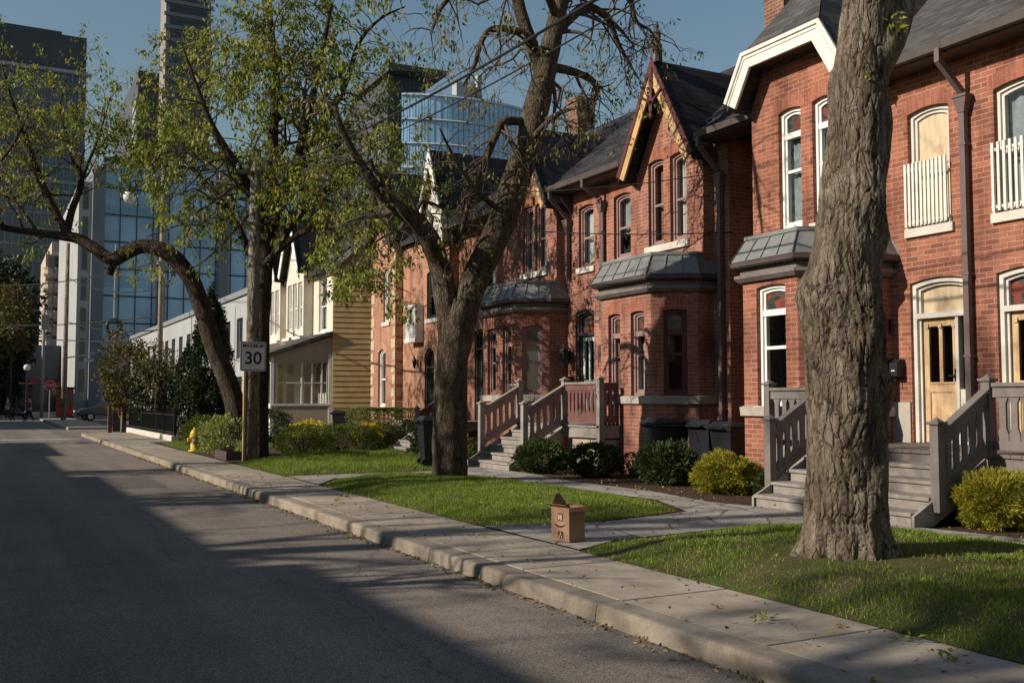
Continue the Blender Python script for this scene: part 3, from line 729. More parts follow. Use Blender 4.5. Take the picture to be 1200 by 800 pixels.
# ---- house B behind the big trunk: clipped white gable, bay, boarded window
B = thing('brick_house', 'red brick house behind the big trunk with a clipped white gable', 'house', (12.5, 11.7, 0), group='brick row houses')
hs = [window(B, fr, 9.74, 10.48, 4.2, 6.02, .10, 'cream', guard=True, board='ply', sash=None, label='plywood boarded window above a white slatted guard'),
      door(B, fr, 9.52, 10.50, .95, 3.42, 2.86, transmat='ply', hinge=-1, label='worn wooden door under a plywood boarded transom')]
obj('wall', MB().panel(fr, [(9.42, 0), (11.0, 0), (11.0, 6.62), (9.42, 6.62)], hs), 'brick', B)
stone_base(B, fr, 10.52, 10.99, .13, 1.56)
stone_base(B, fr, 9.43, 9.50, .13, 1.56)
fw = street(11.9)
hs = [window(B, fw, 12.12, 12.64, 4.46, 6.5, .07, 'white', transom=6.05, curtain='curtain_grey', cur=(.08, .92, .03, .8)),
      window(B, fw, 11.38, 11.86, 4.46, 6.5, .07, 'white', transom=6.05, curtain='curtain_grey', cur=(.08, .92, .03, .8))]
cl = 7.55
obj('gable_wall', MB().panel(fw, [(11.0, 3.9), (13.3, 3.9), (13.3, 6.7), (12.93, 7.45), (11.37, 7.45), (11.0, 6.7)], hs)
    .quad((11.9, 11.0, 3.9), (12.5, 11.0, 3.9), (12.5, 11.0, 6.9), (11.9, 11.0, 6.7)).quad((11.9, 13.3, 0), (14.2, 13.3, 0), (14.2, 13.3, 6.9), (11.9, 13.3, 6.7))
    .quad((11.9, 13.06, 0.), (11.9, 13.3, 0), (11.9, 13.3, 3.9), (11.9, 13.06, 3.9)), 'brick', B)
planB = [(12.5, 10.85), (11.7, 10.85), (11.0, 11.33), (11.0, 12.56), (11.7, 13.05), (12.5, 13.05)]
fA = frame(planB[2], planB[3]); fN = frame(planB[1], planB[2]); fF = frame(planB[3], planB[4])
hb = {2: [window(B, fA, .26, .91, 1.50, 3.42, .05, 'white', transom=2.98, arch=None)],
      1: [window(B, fN, .16, .70, 1.50, 3.42, .05, 'white', transom=2.98, arch=None)],
      3: [window(B, fF, .16, .70, 1.50, 3.42, .05, 'white', transom=2.98, arch=None)]}
bay(B, planB, 0, 3.52, 4.22, 'brick', hb, 1.50)
gable_roof(B, 12.15, 1.33, 9.08, 6.80, 11.5, 15.2, 'shingle_grey', clip=cl)
bb = MB(); barge(bb, 11.47, 12.15, 1.35, 9.07, 6.80, .0, .29, .05, cl-.01); barge(bb, 11.44, 12.15, 1.345, 9.07, 6.80, -.02, .05, .029, cl+.005); barge(bb, 11.455, 12.15, 1.35, 9.07, 6.80, .08, .11, .014, cl-.01)
obj('bargeboard', bb, 'white_old', B)
obj('gable_soffit', MB().quad((11.52, 11.2, 7.32), (11.89, 11.2, 7.32), (11.89, 13.1, 7.32), (11.52, 13.1, 7.32)), 'trim_brown', B)
shell(B, 9.42, 13.9, 12.52, 'brick'); main_roof(B, 9.42, 13.9, mat='shingle_grey', wing=(10.99, 13.32)); gutter(B, 9.42, 11.0); gutter(B, 13.32, 13.9)
downpipe(B, 12.5, 9.43, 5.75, 1.0, 11.98); downpipe(B, 12.62, 13.62, 5.6, .2)

# ---- house C with the ochre gable
Cc = thing('brick_house', 'red brick house with a pointed ochre trimmed gable over a dark roofed bay', 'house', (12.5, 17.3, 0), group='brick row houses')
fr = street(12.55)
hs = [window(Cc, fr, 17.96, 18.62, 4.74, 6.2, .08, 'trim_mauve', curtain='curtain_grey', cur=(.1, .9, .4, .95)),
      window(Cc, fr, 19.46, 20.12, 4.72, 6.2, .08, 'trim_mauve', curtain='curtain', cur=(.1, .9, .1, .9)),
      door(Cc, fr, 19.45, 20.28, 1.08, 3.72, 3.15, fm='trim_dark', leaf='door_green', transmat='stained', side=.0, hinge=1, label='pale green door with a dark frame')]
obj('wall', MB().panel(fr, [(14.7, 0), (20.65, 0), (20.65, 6.62), (14.7, 6.62)], hs)
    .quad((12.55, 14.7, 0), (14.2, 14.7, 0), (14.2, 14.7, 6.62), (12.55, 14.7, 6.62)).quad((14.0, 13.9, 0), (14.0, 14.7, 0), (14.0, 14.7, 6.62), (14.0, 13.9, 6.62)), 'brick_dusty', Cc)
fw = street(12.3)
hs = [window(Cc, fw, 16.42, 16.95, 4.78, 6.58, .07, 'trim_mauve', sill=None, curtain='curtain_dark', cur=(.05, .5, .05, .6)),
      window(Cc, fw, 15.67, 16.2, 4.78, 6.58, .07, 'trim_mauve', sill=None, curtain='curtain', cur=(.08, .92, .03, .97))]
obj('sill', MB().fbox(fw, 15.58, 17.03, 4.63, 4.775, -.065, .10), 'pale_stone', Cc, bevel=.01)
obj('gable_wall', MB().panel(fw, [(15.15, 4.0), (17.38, 4.0), (17.38, 6.3), (16.27, 8.25), (15.15, 6.3)], hs)
    .quad((12.3, 15.15, 4.0), (12.55, 15.15, 4.0), (12.55, 15.15, 6.7), (12.3, 15.15, 6.4)).quad((12.3, 17.38, 4.0), (12.55, 17.38, 4.0), (12.55, 17.38, 6.7), (12.3, 17.38, 6.4)), 'brick_dusty', Cc)
planC = [(12.55, 15.17), (12.15, 15.17), (11.40, 15.66), (11.40, 17.42), (12.15, 17.9), (12.55, 17.9)]
fA = frame(planC[2], planC[3]); fN = frame(planC[1], planC[2]); fF = frame(planC[3], planC[4])
hb = {2: [window(Cc, fA, .22, .68, 1.68, 3.34, .04, 'trim_mauve', sill=None, transom=2.9, curtain='curtain', cur=(.1, .9, .05, .62), arch_h=.2),
          window(Cc, fA, 1.05, 1.48, 1.68, 3.34, .04, 'trim_mauve', sill=None, transom=2.9, curtain='curtain', cur=(.1, .6, .05, .62), arch_h=.2)],
      1: [window(Cc, fN, .20, .66, 1.68, 3.34, .04, 'trim_maroon', sill=None, transom=2.9, curtain='curtain_dark', cur=(.5, .9, .4, .9), arch_h=.2)],
      3: [window(Cc, fF, .2, .68, 1.68, 3.34, .04, 'trim_mauve', sill=None, transom=2.9, arch=None)]}
bay(Cc, planC, 0, 3.70, 4.42, 'brick_dusty', hb, 1.68)
stone_base(Cc, fr, 18.0, 19.4, .13, 1.0)
gable_roof(Cc, 16.27, 1.26, 8.52, 6.34, 11.93, 14.9)
bb = MB(); barge(bb, 11.895, 16.27, 1.27, 8.54, 6.34, -.02, .09, .035); o1 = bb
obj('bargeboard', bb, 'trim_maroon', Cc)
obj('verge_board', barge(MB(), 11.905, 16.27, 1.25, 8.52, 6.34, .091, .25, .04), 'ochre', Cc)
kp = MB().box(11.87, 11.90, 16.22, 16.32, 7.45, 8.35).lathe((11.885, 16.27, 7.28), [(.01, 0), (.05, .06), (.03, .12), (.045, .17)], 8)
for s in (-1, 1): kp.bar((11.885, 16.27, 7.62), (11.885, 16.27+s*.36, 7.84), .03, .05)
obj('gable_ornament', kp, 'trim_maroon', Cc)
obj('finial', MB().lathe((12.0, 16.2, 8.45), [(.11, 0), (.11, .25), (.08, .28), (.10, .34), (.075, .4), (.085, .62), (.03, .7), (.05, .76), (.01, .86)], 10), 'trim_brown', Cc)
shell(Cc, 13.9, 20.65, 14.2, 'brick_dusty'); main_roof(Cc, 13.9, 20.65, wing=(15.13, 17.40)); gutter(Cc, 13.9, 15.0); gutter(Cc, 17.55, 20.65)
downpipe(Cc, 12.55, 14.86, 5.7, .2, 12.0); downpipe(Cc, 12.55, 19.0, 5.9, 3.2, 12.0, 'pipe')
obj('chimney', MB().box(13.65, 14.25, 14.3, 14.85, 7.4, 10.9).box(13.6, 14.3, 14.25, 14.9, 10.9, 11.05), 'brick_brown', Cc)
for y0_ in (17.6, 20.4, 15.0): obj('eave_bracket', MB().add([(12.2, y0_, 6.5), (12.52, y0_, 6.5), (12.52, y0_, 6.1), (12.44, y0_, 6.2), (12.3, y0_, 6.35), (12.2, y0_+.07, 6.5), (12.52, y0_+.07, 6.5), (12.52, y0_+.07, 6.1), (12.44, y0_+.07, 6.2), (12.3, y0_+.07, 6.35)], [(0, 1, 2, 3, 4), (9, 8, 7, 6, 5), (0, 5, 6, 1), (1, 6, 7, 2), (2, 7, 8, 3), (3, 8, 9, 4), (4, 9, 5, 0)]), 'trim_brown', Cc)
obj('meter_box', MB().box(12.38, 12.54, 18.86, 19.06, 2.45, 2.85), 'trim_brown', Cc, bevel=.02)
obj('conduit', MB().tube([(12.46, 18.96, 2.85), (12.46, 18.96, 6.1), (12.40, 18.96, 6.2), (12.3, 18.96, 6.12)], .03, 8), 'trim_mauve', Cc)

# ---- house D
D = thing('brick_house', 'red brick house partly behind the forked tree, with dark green front door', 'house', (12.5, 23.8, 0), group='brick row houses')
hs = [window(D, fr, 24.5, 25.2, 4.74, 6.2, .08, 'trim_dark', curtain='curtain_grey'),
      door(D, fr, 24.95, 25.8, 1.0, 3.6, 3.05, fm='trim_dark', leaf='door_dark', transmat='door_dark', side=0, label='dark green front door')]
obj('wall', MB().panel(fr, [(20.66, 0), (26.9, 0), (26.9, 6.62), (20.66, 6.62)], hs), 'brick_dusty', D)
hs = [window(D, fw, 21.9, 22.46, 4.82, 6.54, .06, 'trim_mauve', sill=None, curtain='curtain', cur=(.08, .92, .02, .97)),
      window(D, fw, 21.24, 21.8, 4.82, 6.54, .06, 'trim_mauve', sill=None, curtain='curtain_grey', cur=(.08, .92, .02, .97))]
obj('sill', MB().fbox(fw, 21.16, 22.54, 4.67, 4.815, -.065, .10), 'pale_stone', D, bevel=.01)
obj('gable_wall', MB().panel(fw, [(20.74, 4.0), (22.97, 4.0), (22.97, 6.3), (21.86, 8.25), (20.74, 6.3)], hs)
    .quad((12.3, 20.74, 4.0), (12.55, 20.74, 4.0), (12.55, 20.74, 6.7), (12.3, 20.74, 6.4)), 'brick_dusty', D)
planD = [(12.55, 20.7), (12.07, 20.7), (11.36, 21.12), (11.36, 22.86), (12.07, 23.3), (12.55, 23.3)]
fA = frame(planD[2], planD[3]); fN = frame(planD[1], planD[2]); fF = frame(planD[3], planD[4])
hb = {2: [window(D, fA, .2, .66, 1.72, 3.38, .05, 'trim_mauve', sill=None, transom=2.95, curtain='curtain_grey', cur=(.1, .9, .05, .6), arch_h=.2),
          window(D, fA, 1.02, 1.48, 1.72, 3.38, .05, 'trim_mauve', sill=None, transom=2.95, arch_h=.2)],
      1: [window(D, fN, .18, .66, 1.72, 3.38, .05, 'trim_mauve', sill=None, transom=2.95, curtain='curtain', cur=(.08, .92, .05, .64), arch_h=.2)],
      3: [window(D, fF, .2, .6, 1.72, 3.38, .05, 'trim_mauve', sill=None, transom=2.95, arch=None)]}
bay(D, planD, 0, 3.72, 4.44, 'brick_dusty', hb, 1.72)
gable_roof(D, 21.86, 1.26, 8.52, 6.34, 11.93, 14.9)
obj('bargeboard', barge(MB(), 11.895, 21.86, 1.27, 8.54, 6.34, -.02, .09, .035), 'trim_brown', D)
obj('verge_board', barge(MB(), 11.905, 21.86, 1.25, 8.52, 6.34, .091, .25, .04), 'ochre', D)
shell(D, 20.65, 26.9, 12.58, 'brick_dusty'); main_roof(D, 20.65, 26.9, wing=(20.72, 22.99)); gutter(D, 23.15, 26.9)
p = downpipe(D, 12.55, 20.5, 5.7, 4.5, 12.0)
for y0_ in (23.2, 26.6): obj('eave_bracket', MB().box(12.2, 12.5, y0_, y0_+.08, 6.2, 6.5), 'trim_brown', D)
obj('chimney', MB().box(16.2, 16.8, 26.0, 26.6, 9.2, 10.9).box(16.15, 16.85, 25.95, 26.65, 10.9, 11.05), 'brick_brown', D)

# ---- house E: orange brick with a white peaked gable and a white balcony
E1 = thing('brick_house', 'orange brick house left of the forked tree with a white peaked gable and arched door', 'house', (12.2, 28.8, 0), group='brick row houses')
fr = street(12.25)
hs = [window(E1, fr, 27.75, 28.6, 4.1, 5.6, .16, 'trim_dark', arch='brick_pale_arch', curtain='curtain_grey', cur=(.1, .5, .1, .9)),
      door(E1, fr, 28.0, 28.75, 1.0, 3.2, 2.6, fm='trim_dark', leaf='door_dark', transmat='door_dark', side=0, rise=.2, arch='brick_pale_arch', label='dark arched door'),
      window(E1, fr, 27.1, 27.5, 4.1, 5.6, .1, 'trim_dark', arch='brick_pale_arch')]
obj('wall', MB().panel(fr, [(26.92, 0), (30.6, 0), (30.6, 6.62), (26.92, 6.62)], hs), 'brick_pale', E1)
f2 = street(11.97)
obj('dormer_wall', MB().panel(f2, [(26.82, 6.3), (28.08, 6.3), (28.08, 7.45), (27.45, 8.85), (26.82, 7.45)], []).quad((11.97, 26.82, 6.3), (13.5, 26.82, 6.3), (13.5, 26.82, 7.6), (11.97, 26.82, 7.45)).quad((11.97, 28.08, 6.3), (13.5, 28.08, 6.3), (13.5, 28.08, 7.6), (11.97, 28.08, 7.45)), 'siding_white', E1)
gable_roof(E1, 27.45, .78, 9.15, 7.35, 11.8, 15.2)
obj('bargeboard', barge(MB(), 11.77, 27.45, .79, 9.17, 7.35, -.02, .2, .04), 'white_old', E1)
shell(E1, 26.91, 30.6, 12.28, 'brick_pale'); main_roof(E1, 26.91, 30.6)
bl = MB().box(11.95, 12.245, 28.85, 29.7, 3.40, 3.52)
for i in range(9): bl.box(11.96, 11.98, 28.87+i*.093, 28.93+i*.093, 3.52, 4.5)
bl.box(11.94, 12.0, 28.85, 29.7, 4.5, 4.58).box(11.981, 11.99, 28.87, 29.68, 3.6, 4.45).box(11.99, 12.245, 28.85, 28.88, 3.52, 4.55)
obj('balcony', bl, 'white', E1)

E2 = thing('brick_house', 'narrow orange brick house with pale quoins beside the yellow sided house', 'house', (12, 31.8, 0), group='brick row houses')
fr = street(12.0)
hs = [window(E2, fr, 31.15, 31.75, 4.2, 6.0, .2, 'white_old', arch='brick_pale_arch', curtain='curtain', cur=(.08, .92, .1, .9)),
      window(E2, fr, 31.5, 32.2, 1.35, 3.3, .2, 'white_old', arch='brick_pale_arch', curtain='curtain', cur=(.08, .92, .05, .95))]
obj('wall', MB().panel(fr, [(30.62, 0), (32.9, 0), (32.9, 6.9), (31.76, 9.1), (30.62, 6.9)], hs).quad((12, 30.62, 0), (12.6, 30.62, 0), (12.6, 30.62, 7.2), (12, 30.62, 6.9)), 'brick_pale', E2)
for i in range(16):
    L = .34 if i % 2 else .22; z = .5+i*.4
    obj('quoin', MB().box(11.985, 11.999, 30.605, 30.62+L, z, z+.3).box(11.985, 12.0+(.22 if i % 2 else .34), 30.603, 30.617, z, z+.3), 'brick_buff', E2)
    obj('quoin', MB().box(11.985, 11.999, 32.9-L, 32.9, z, z+.3), 'brick_buff', E2)
gable_roof(E2, 31.76, 1.3, 9.4, 6.85, 11.7, 15.2)
obj('bargeboard', barge(MB(), 11.67, 31.76, 1.31, 9.42, 6.85, -.02, .3, .04), 'trim_dark', E2)
shell(E2, 30.61, 33.2, 12.55, 'brick_pale'); main_roof(E2, 30.61, 33.2)

# ---- house F: yellow siding side, white front, enclosed porch
Fh = thing('timber_house', 'old house with yellow lap siding on its side, white front bays and an enclosed porch', 'house', (11.6, 40.7, 0))
sd = MB(); z = .3; XF = 11.6
def topz(x): return 6.7+(x-XF)*.96 if x < 15.6 else 6.7+(15.6-XF)*.96-(x-15.6)*.96
while z < 10.3:
    z2 = z+.2
    x0 = XF if z < 6.7 else XF+(z-6.7)/.96
    x1 = 2*15.6-x0
    if x1-x0 > .1: sd.add([(x0, 35.984, z), (x1, 35.984, z), (x1, 36.0, z2), (x0, 36.0, z2), (x0, 36.0, z), (x1, 36.0, z)], [(0, 1, 2, 3), (0, 4, 5, 1), (0, 3, 4)])
    z = z2
SK = lambda mb_, lim=1e9: (setattr(mb_, 'v', [(p[0], p[1]-(p[0]-XF)*.25 if p[1] < lim else p[1], p[2]) for p in mb_.v]), mb_)[1]  # skews the near side and porch toward the sun to brighten them
obj('side_wall', SK(sd), 'siding', Fh)
fr = street(XF)
hs = [window(Fh, fr, 36.75, 37.75, 4.2, 6.3, 0, 'white', arch=None, curtain='curtain', cur=(.1, .9, .1, .9), sill='white')]
obj('wall', MB().panel(fr, [(36.0, .3), (45.6, .3), (45.6, 6.7), (36.0, 6.7)], hs), 'siding_white', Fh)
for k, y in enumerate((38.5, 42.0)):
    f2 = street(11.2); y1 = y+2.5
    hs = [window(Fh, f2, y+.2+j*.75, y+.8+j*.75, 4.4, 6.3, 0, 'white', arch=None, sill=None, curtain='curtain_grey', cur=(.1, .9, .1, .9)) for j in range(3)]
    obj('bay_wall', MB().panel(f2, [(y, 4.0), (y1, 4.0), (y1, 6.8), ((y+y1)/2, 9.0), (y, 6.8)], hs).quad((11.2, y, 4.0), (XF, y, 4.0), (XF, y, 7.0), (11.2, y, 6.8)).quad((11.2, y1, 4.0), (XF, y1, 4.0), (XF, y1, 7.0), (11.2, y1, 6.8)), 'siding_white', Fh)
    obj('bay_base', MB().add([(11.05, y-.1, 4.0), (11.05, y1+.1, 4.0), (XF, y1+.1, 3.75), (XF, y-.1, 3.75), (11.05, y-.1, 4.12), (11.05, y1+.1, 4.12), (XF, y1+.1, 4.12), (XF, y-.1, 4.12)], [(0, 1, 2, 3), (4, 7, 6, 5), (0, 4, 5, 1), (0, 3, 7, 4), (1, 5, 6, 2)]), 'white_old', Fh)
    gable_roof(Fh, (y+y1)/2, 1.45, 9.3, 6.7, 10.9, 14.4)
    obj('bargeboard', barge(MB(), 10.87, (y+y1)/2, 1.46, 9.32, 6.7, -.02, .22, .03), 'white', Fh)
rf = lambda a, z, d=0: Vector((a, 35.75+d, z))
obj('roof', SK(MB().prism(rf, [(11.3, 6.55), (15.6, 10.7), (19.9, 6.55), (19.9, 6.4), (15.6, 10.5), (11.3, 6.4)], 0, 10.1), 40), 'shingle', Fh)
obj('verge_board', SK(MB().prism(rf, [(11.28, 6.42), (15.6, 10.56), (15.6, 10.35), (11.28, 6.2)], -.03, .0)), 'white_old', Fh)
# porch: near side wall with windows, glazed front, shed roof
px0, px1, py0, py1 = 9.45, 11.58, 36.03, 38.6
fs = lambda a, z, d=0: Vector((px0+a, py0+d, z))      # faces the camera (-y)
wz = 1.45; L = px1-px0
pts = [(0, .25), (L, .25), (L, 3.95), (0, 3.2)]
hol = [(.16, wz), (L-.16, wz), (L-.16, 2.97), (.16, 2.97)]
pm = MB().panel(fs, pts, [hol], .08)
obj('porch_wall', SK(pm), 'tan', Fh)
pw = MB()
for a in (.16, .16+(L-.32)*.5, L-.70, L-.36): pw.fbox(fs, a, a+.05, wz, 2.97, .02, .06)
pw.fbox(fs, .16, L-.16, 2.2, 2.24, .025, .055).fbox(fs, .0, L, wz-.08, wz-.0, -.03, .0).fbox(fs, -.02, .1, .25, 3.15, -.02, .0).fbox(fs, L-.1, L, .25, 3.3, -.02, -.001)
w_ = obj('porch_window', SK(pw), 'white', Fh)
obj('pane', SK(MB().face(fs, [(.16, wz), (L-.16, wz), (L-.16, 2.97), (.16, 2.97)], .066)), 'glass', w_)
cm = MB()
for a, b_ in ((.3, .5), (.62, .9), (1.25, 1.45), (1.6, 1.75)): cm.fbox(fs, a, b_, wz, 2.9, .3, .32)
obj('curtain', SK(cm), 'curtain_dark', w_)
ff = street(px0)
pyf = py0+.54; hol2 = [[(pyf+.1+j*.65, wz), (pyf+.65+j*.65, wz), (pyf+.65+j*.65, 2.95), (pyf+.1+j*.65, 2.95)] for j in range(3)]
obj('porch_front', MB().panel(ff, [(pyf, .25), (py1, .25), (py1, 3.2), (pyf, 3.2)], hol2, .08).quad((px0, py1, .25), (px1, py1, .25), (px1, py1, 3.95), (px0, py1, 3.2)), 'white', Fh)
g2 = MB()
for h_ in hol2: g2.face(ff, h_, .06)
obj('pane', g2, 'glass', w_)
obj('porch_roof', SK(MB().prism(lambda a, z, d=0: Vector((a, py0-.12+d, z)), [(px0-.3, 3.12), (px1, 4.03), (px1, 4.15), (px0-.3, 3.24)], 0, py1-py0+.24), 37), 'shingle_grey', Fh)
obj('back_wall', MB().quad((19.5, 36, 0), (19.5, 45.6, 0), (19.5, 45.6, 6.7), (19.5, 36, 6.7)).quad((XF, 45.6, 0), (19.5, 45.6, 0), (19.5, 45.6, 6.7), (15.6, 45.6, 10.5), (XF, 45.6, 6.7)), 'siding_white', Fh)
obj('dark_floor_and_backing', MB().box(XF+.3, 19, 36.1, 45.4, 3.6, 3.75).box(XF+1.5, XF+1.6, 36.1, 45.4, .3, 6.6), 'dark_room', Fh)

# ================================================================== PORCHES AND STAIRS
def balusters(mb, fr, a0, a1, zb, zt, slope=0, pitch=.15, w=.142, th=.03):
    n = max(1, round((a1-a0)/pitch)); st = (a1-a0)/n; w = min(w, st*.97)
    for i in range(n):
        a = a0+st*(i+.5); q = lambda da, z: (a+da, z+slope*(a+da-a0))
        H = zt-zb; hw = w/2; nw = hw*.60
        poly = [(-hw, zb), (hw, zb), (hw, zb+H*.20), (nw, zb+H*.30), (nw, zb+H*.72), (hw, zb+H*.82), (hw, zt), (-hw, zt), (-hw, zb+H*.82), (-nw, zb+H*.72), (-nw, zb+H*.30), (-hw, zb+H*.20)]
        mb.prism(fr, [q(x, z) for x, z in poly], -th/2, th/2)
def railing(t, p0, p1, z0, z1, mat, slope_z=0, capmat=None, h=.88):
    fr = frame(p0, p1); L = fr.L; s = slope_z/L
    m = MB(); balusters(m, fr, .04, L-.04, z0+.10, z1-.05, s)
    for (za, zb_) in ((z0+.05, z0+.16), (z1-.17, z1-.05)):
        m.prism(fr, [(0, za), (L, za+s*L), (L, zb_+s*L), (0, zb_)], -.03, .03)
    r = obj('railing', m, mat, t)
    obj('handrail', MB().prism(fr, [(0, z1-.05), (L, z1-.05+s*L), (L, z1+s*L), (0, z1)], -.06, .06), capmat or mat, r, bevel=.008)
def newel(t, x, y, z0, z1, mat, w=.12):
    h = w/2; m = MB().box(x-h, x+h, y-h, y+h, z0, z1).box(x-h-.025, x+h+.025, y-h-.025, y+h+.025, z1, z1+.035).add([(x-h, y-h, z1+.035), (x+h, y-h, z1+.035), (x+h, y+h, z1+.035), (x-h, y+h, z1+.035), (x, y, z1+.09)], [(0, 1, 4), (1, 2, 4), (2, 3, 4), (3, 0, 4), (3, 2, 1, 0)])
    return obj('newel_post', m, mat, t, bevel=.006)
def stairs(t, x0, x1, y0, y1, z0, z1, n, mat):
    rise = (z1-z0)/n; run = (x1-x0)/(n-1) if n > 1 else .3
    for i in range(n-1):
        xs = x0+run*i; zt = z0+rise*(i+1)
        m = MB().box(xs-.03, xs+run+.02, y0, y1, zt-.045, zt).box(xs, xs+.025, y0+.02, y1-.02, zt-rise+.0, zt-.047)
        obj('step', m, mat, t, bevel=.006)
    obj('riser', MB().box(x1+.002, x1+.027, y0+.02, y1-.02, z1-rise, z1-.06), mat, t)
    for y in (y0-.045, y1+.005):
        f = lambda a, z, d=0, y=y: Vector((a, y+d, z))
        obj('stringer', MB().prism(f, [(x0-.02, z0), (x0+.30, z0), (x1, z1-.35), (x1, z1-.06), (x0-.02, z0+rise*.8)], 0, .04), mat, t)
def deck(t, x0, x1, y0, y1, zt, mat, skirt=True):
    m = MB(); n = int((y1-y0)/.14)
    for i in range(n):
        a = y0+(y1-y0)*i/n; b = y0+(y1-y0)*(i+1)/n-.006; m.box(x0-.03, x1, a, b, zt-.04, zt)
    obj('deck', m, mat, t)
    obj('fascia', MB().box(x0, x0+.03, y0, y1, zt-.25, zt-.042).box(x0+.03, x1, y0, y0+.03, zt-.25, zt-.042), mat, t)
    if skirt:
        s = MB(); k = int((zt-.3-.1)/.17)
        for i in range(k): s.box(x0+.015, x0+.04, y0, y1, .10+i*.17, .26+i*.17).box(x0+.04, x1, y0+.012, y0+.035, .10+i*.17, .26+i*.17)
        obj('skirt', s, mat, t)

# porch shared by the two nearest doors
P1 = thing('porch', 'grey wooden porch with stairs and sawn balusters behind the big trunk at right', 'porch', (10.7, 8, 0))
deck(P1, 10.7, 12.47, 3.5, 10.7, .95, 'grey_wood')
stairs(P1, 9.45, 10.7, 7.98, 10.6, .14, .95, 5, 'weathered')
railing(P1, (10.72, 3.5), (10.72, 7.82), .95, 1.80, 'grey_wood')
railing(P1, (10.72, 10.75), (10.72, 11.62), .95, 1.78, 'grey_wood')
railing(P1, (9.87, 7.9), (10.66, 7.9), .43, 1.26, 'grey_wood', .47)
railing(P1, (9.87, 10.67), (10.66, 10.67), .43, 1.26, 'grey_wood', .47)
for x, y, a, b in ((10.72, 7.9, .9, 1.82), (10.72, 10.67, .9, 1.82), (9.8, 7.9, .30, 1.31), (9.8, 10.67, .30, 1.31), (10.72, 11.68, .13, 1.82)): newel(P1, x, y, a, b, 'grey_wood')
obj('skirt', MB().box(10.75, 10.78, 10.72, 11.66, .12, .9).box(10.74, 10.76, 10.8, 10.9, .12, .92).box(10.74, 10.76, 11.3, 11.4, .12, .92), 'weathered', P1)

P2 = thing('porch', 'faded red porch with grey steps and railings under the ochre gabled house', 'porch', (11, 18.3, 0))
deck(P2, 10.9, 12.52, 17.92, 20.4, 1.08, 'weathered', False)
deck(P2, 10.9, 11.37, 16.7, 17.90, 1.078, 'weathered', False)
stairs(P2, 9.62, 10.9, 18.16, 20.05, .14, 1.08, 6, 'weathered')
railing(P2, (10.93, 16.78), (10.93, 18.02), 1.08, 1.96, 'red_wood', 0, 'weathered')
f_ = frame((11.38, 16.74), (10.98, 16.74)); m = MB().panel(f_, [(0, 1.13), (.4, 1.13), (.4, 1.94), (0, 1.94)], [[(.1, 1.3), (.13, 1.25), (.16, 1.3), (.16, 1.75), (.13, 1.8), (.1, 1.75)], [(.24, 1.3), (.27, 1.25), (.3, 1.3), (.3, 1.75), (.27, 1.8), (.24, 1.75)]], .03)
obj('railing', m, 'red_wood', P2)
railing(P2, (10.02, 18.1), (10.86, 18.1), .56, 1.44, 'trim_mauve', .46, 'weathered')
railing(P2, (10.02, 20.1), (10.86, 20.1), .56, 1.44, 'trim_mauve', .46, 'weathered')
railing(P2, (10.93, 20.16), (10.93, 20.6), 1.08, 1.96, 'red_wood', 0, 'weathered')
for x, y, a, b in ((10.93, 16.74, .13, 2.0), (10.93, 18.1, .9, 2.0), (10.93, 20.1, .9, 2.0), (9.95, 18.1, .36, 1.5), (9.95, 20.1, .36, 1.5)): newel(P2, x, y, a, b, 'weathered')
obj('foundation', MB().box(10.98, 12.5, 16.76, 17.95, .1, .80).box(10.98, 11.2, 17.95, 18.1, .1, .8), 'concrete', P2)

P3 = thing('stoop', 'concrete stoop with steps before the arched door, behind the tall clipped hedge', 'porch', (11.5, 27, 0))
obj('landing', MB().box(11.2, 12.2, 27.6, 29.2, .1, .98), 'concrete', P3, bevel=.02)
stairs(P3, 10.2, 11.2, 27.8, 29.0, .14, .98, 5, 'concrete')
P4 = thing('porch', 'small wooden porch by the dark green door behind the forked tree', 'porch', (11.5, 25.3, 0))
deck(P4, 11.2, 12.5, 24.4, 26.4, 1.0, 'weathered'); stairs(P4, 10.1, 11.2, 24.7, 26.1, .14, 1.0, 5, 'weathered')
railing(P4, (11.22, 23.6), (11.22, 24.6), 1.0, 1.85, 'red_wood'); newel(P4, 11.22, 24.66, .95, 1.9, 'weathered'); newel(P4, 10.3, 24.66, .3, 1.35, 'weathered')
railing(P4, (10.36, 24.66), (11.16, 24.66), .45, 1.28, 'red_wood', .5)

# ================================================================== GROUND
def sheet(poly, z):
    tr = tessellate_polygon([[Vector((x, y, 0)) for x, y in poly]])
    return MB().add([(x, y, z) for x, y in poly], [tuple(t) for t in tr])
struct('ground', sheet([(-1500, -300), (1500, -300), (1500, 2500), (-1500, 2500)], -.03), mat_concrete('far_ground', (.16, .15, .14)))
struct('road', sheet([(-4.0, -60), (4.0, -60), (4.0, 400), (-4.0, 400)], 0), 'asphalt')
struct('cross_street', sheet([(4.001, 48.5), (60, 48.5), (60, 58), (4.001, 58)], -.001), 'asphalt')
struct('parking_yard', sheet([(6.6, 58.01), (40, 58.01), (40, 125), (6.6, 125)], .0), mat_concrete('yard_paving', (.12, .11, .105)))
struct('stop_line', sheet([(-3.6, 44.2), (3.7, 44.2), (3.7, 44.55), (-3.6, 44.55)], .004), mat_plain('road_paint', (.55, .53, .5), .7, .25, 6))
pt = MB()
for (x0_, x1_, y0_, y1_) in ((2.3, 3.1, 19.3, 22.0),):
    pt.add([(x0_+random.uniform(-.05, .05), y0_, .004), (x1_, y0_+random.uniform(-.1, .1), .004), (x1_+random.uniform(-.05, .05), y1_, .004), (x0_, y1_+random.uniform(-.1, .1), .004)], [(0, 1, 2, 3)])
struct('road_patches', pt, mat_plain('tar_patch', (.125, .112, .10), 1, .3, 6, bumpy=.6, fine=70, spec=.04))
walk = MB()
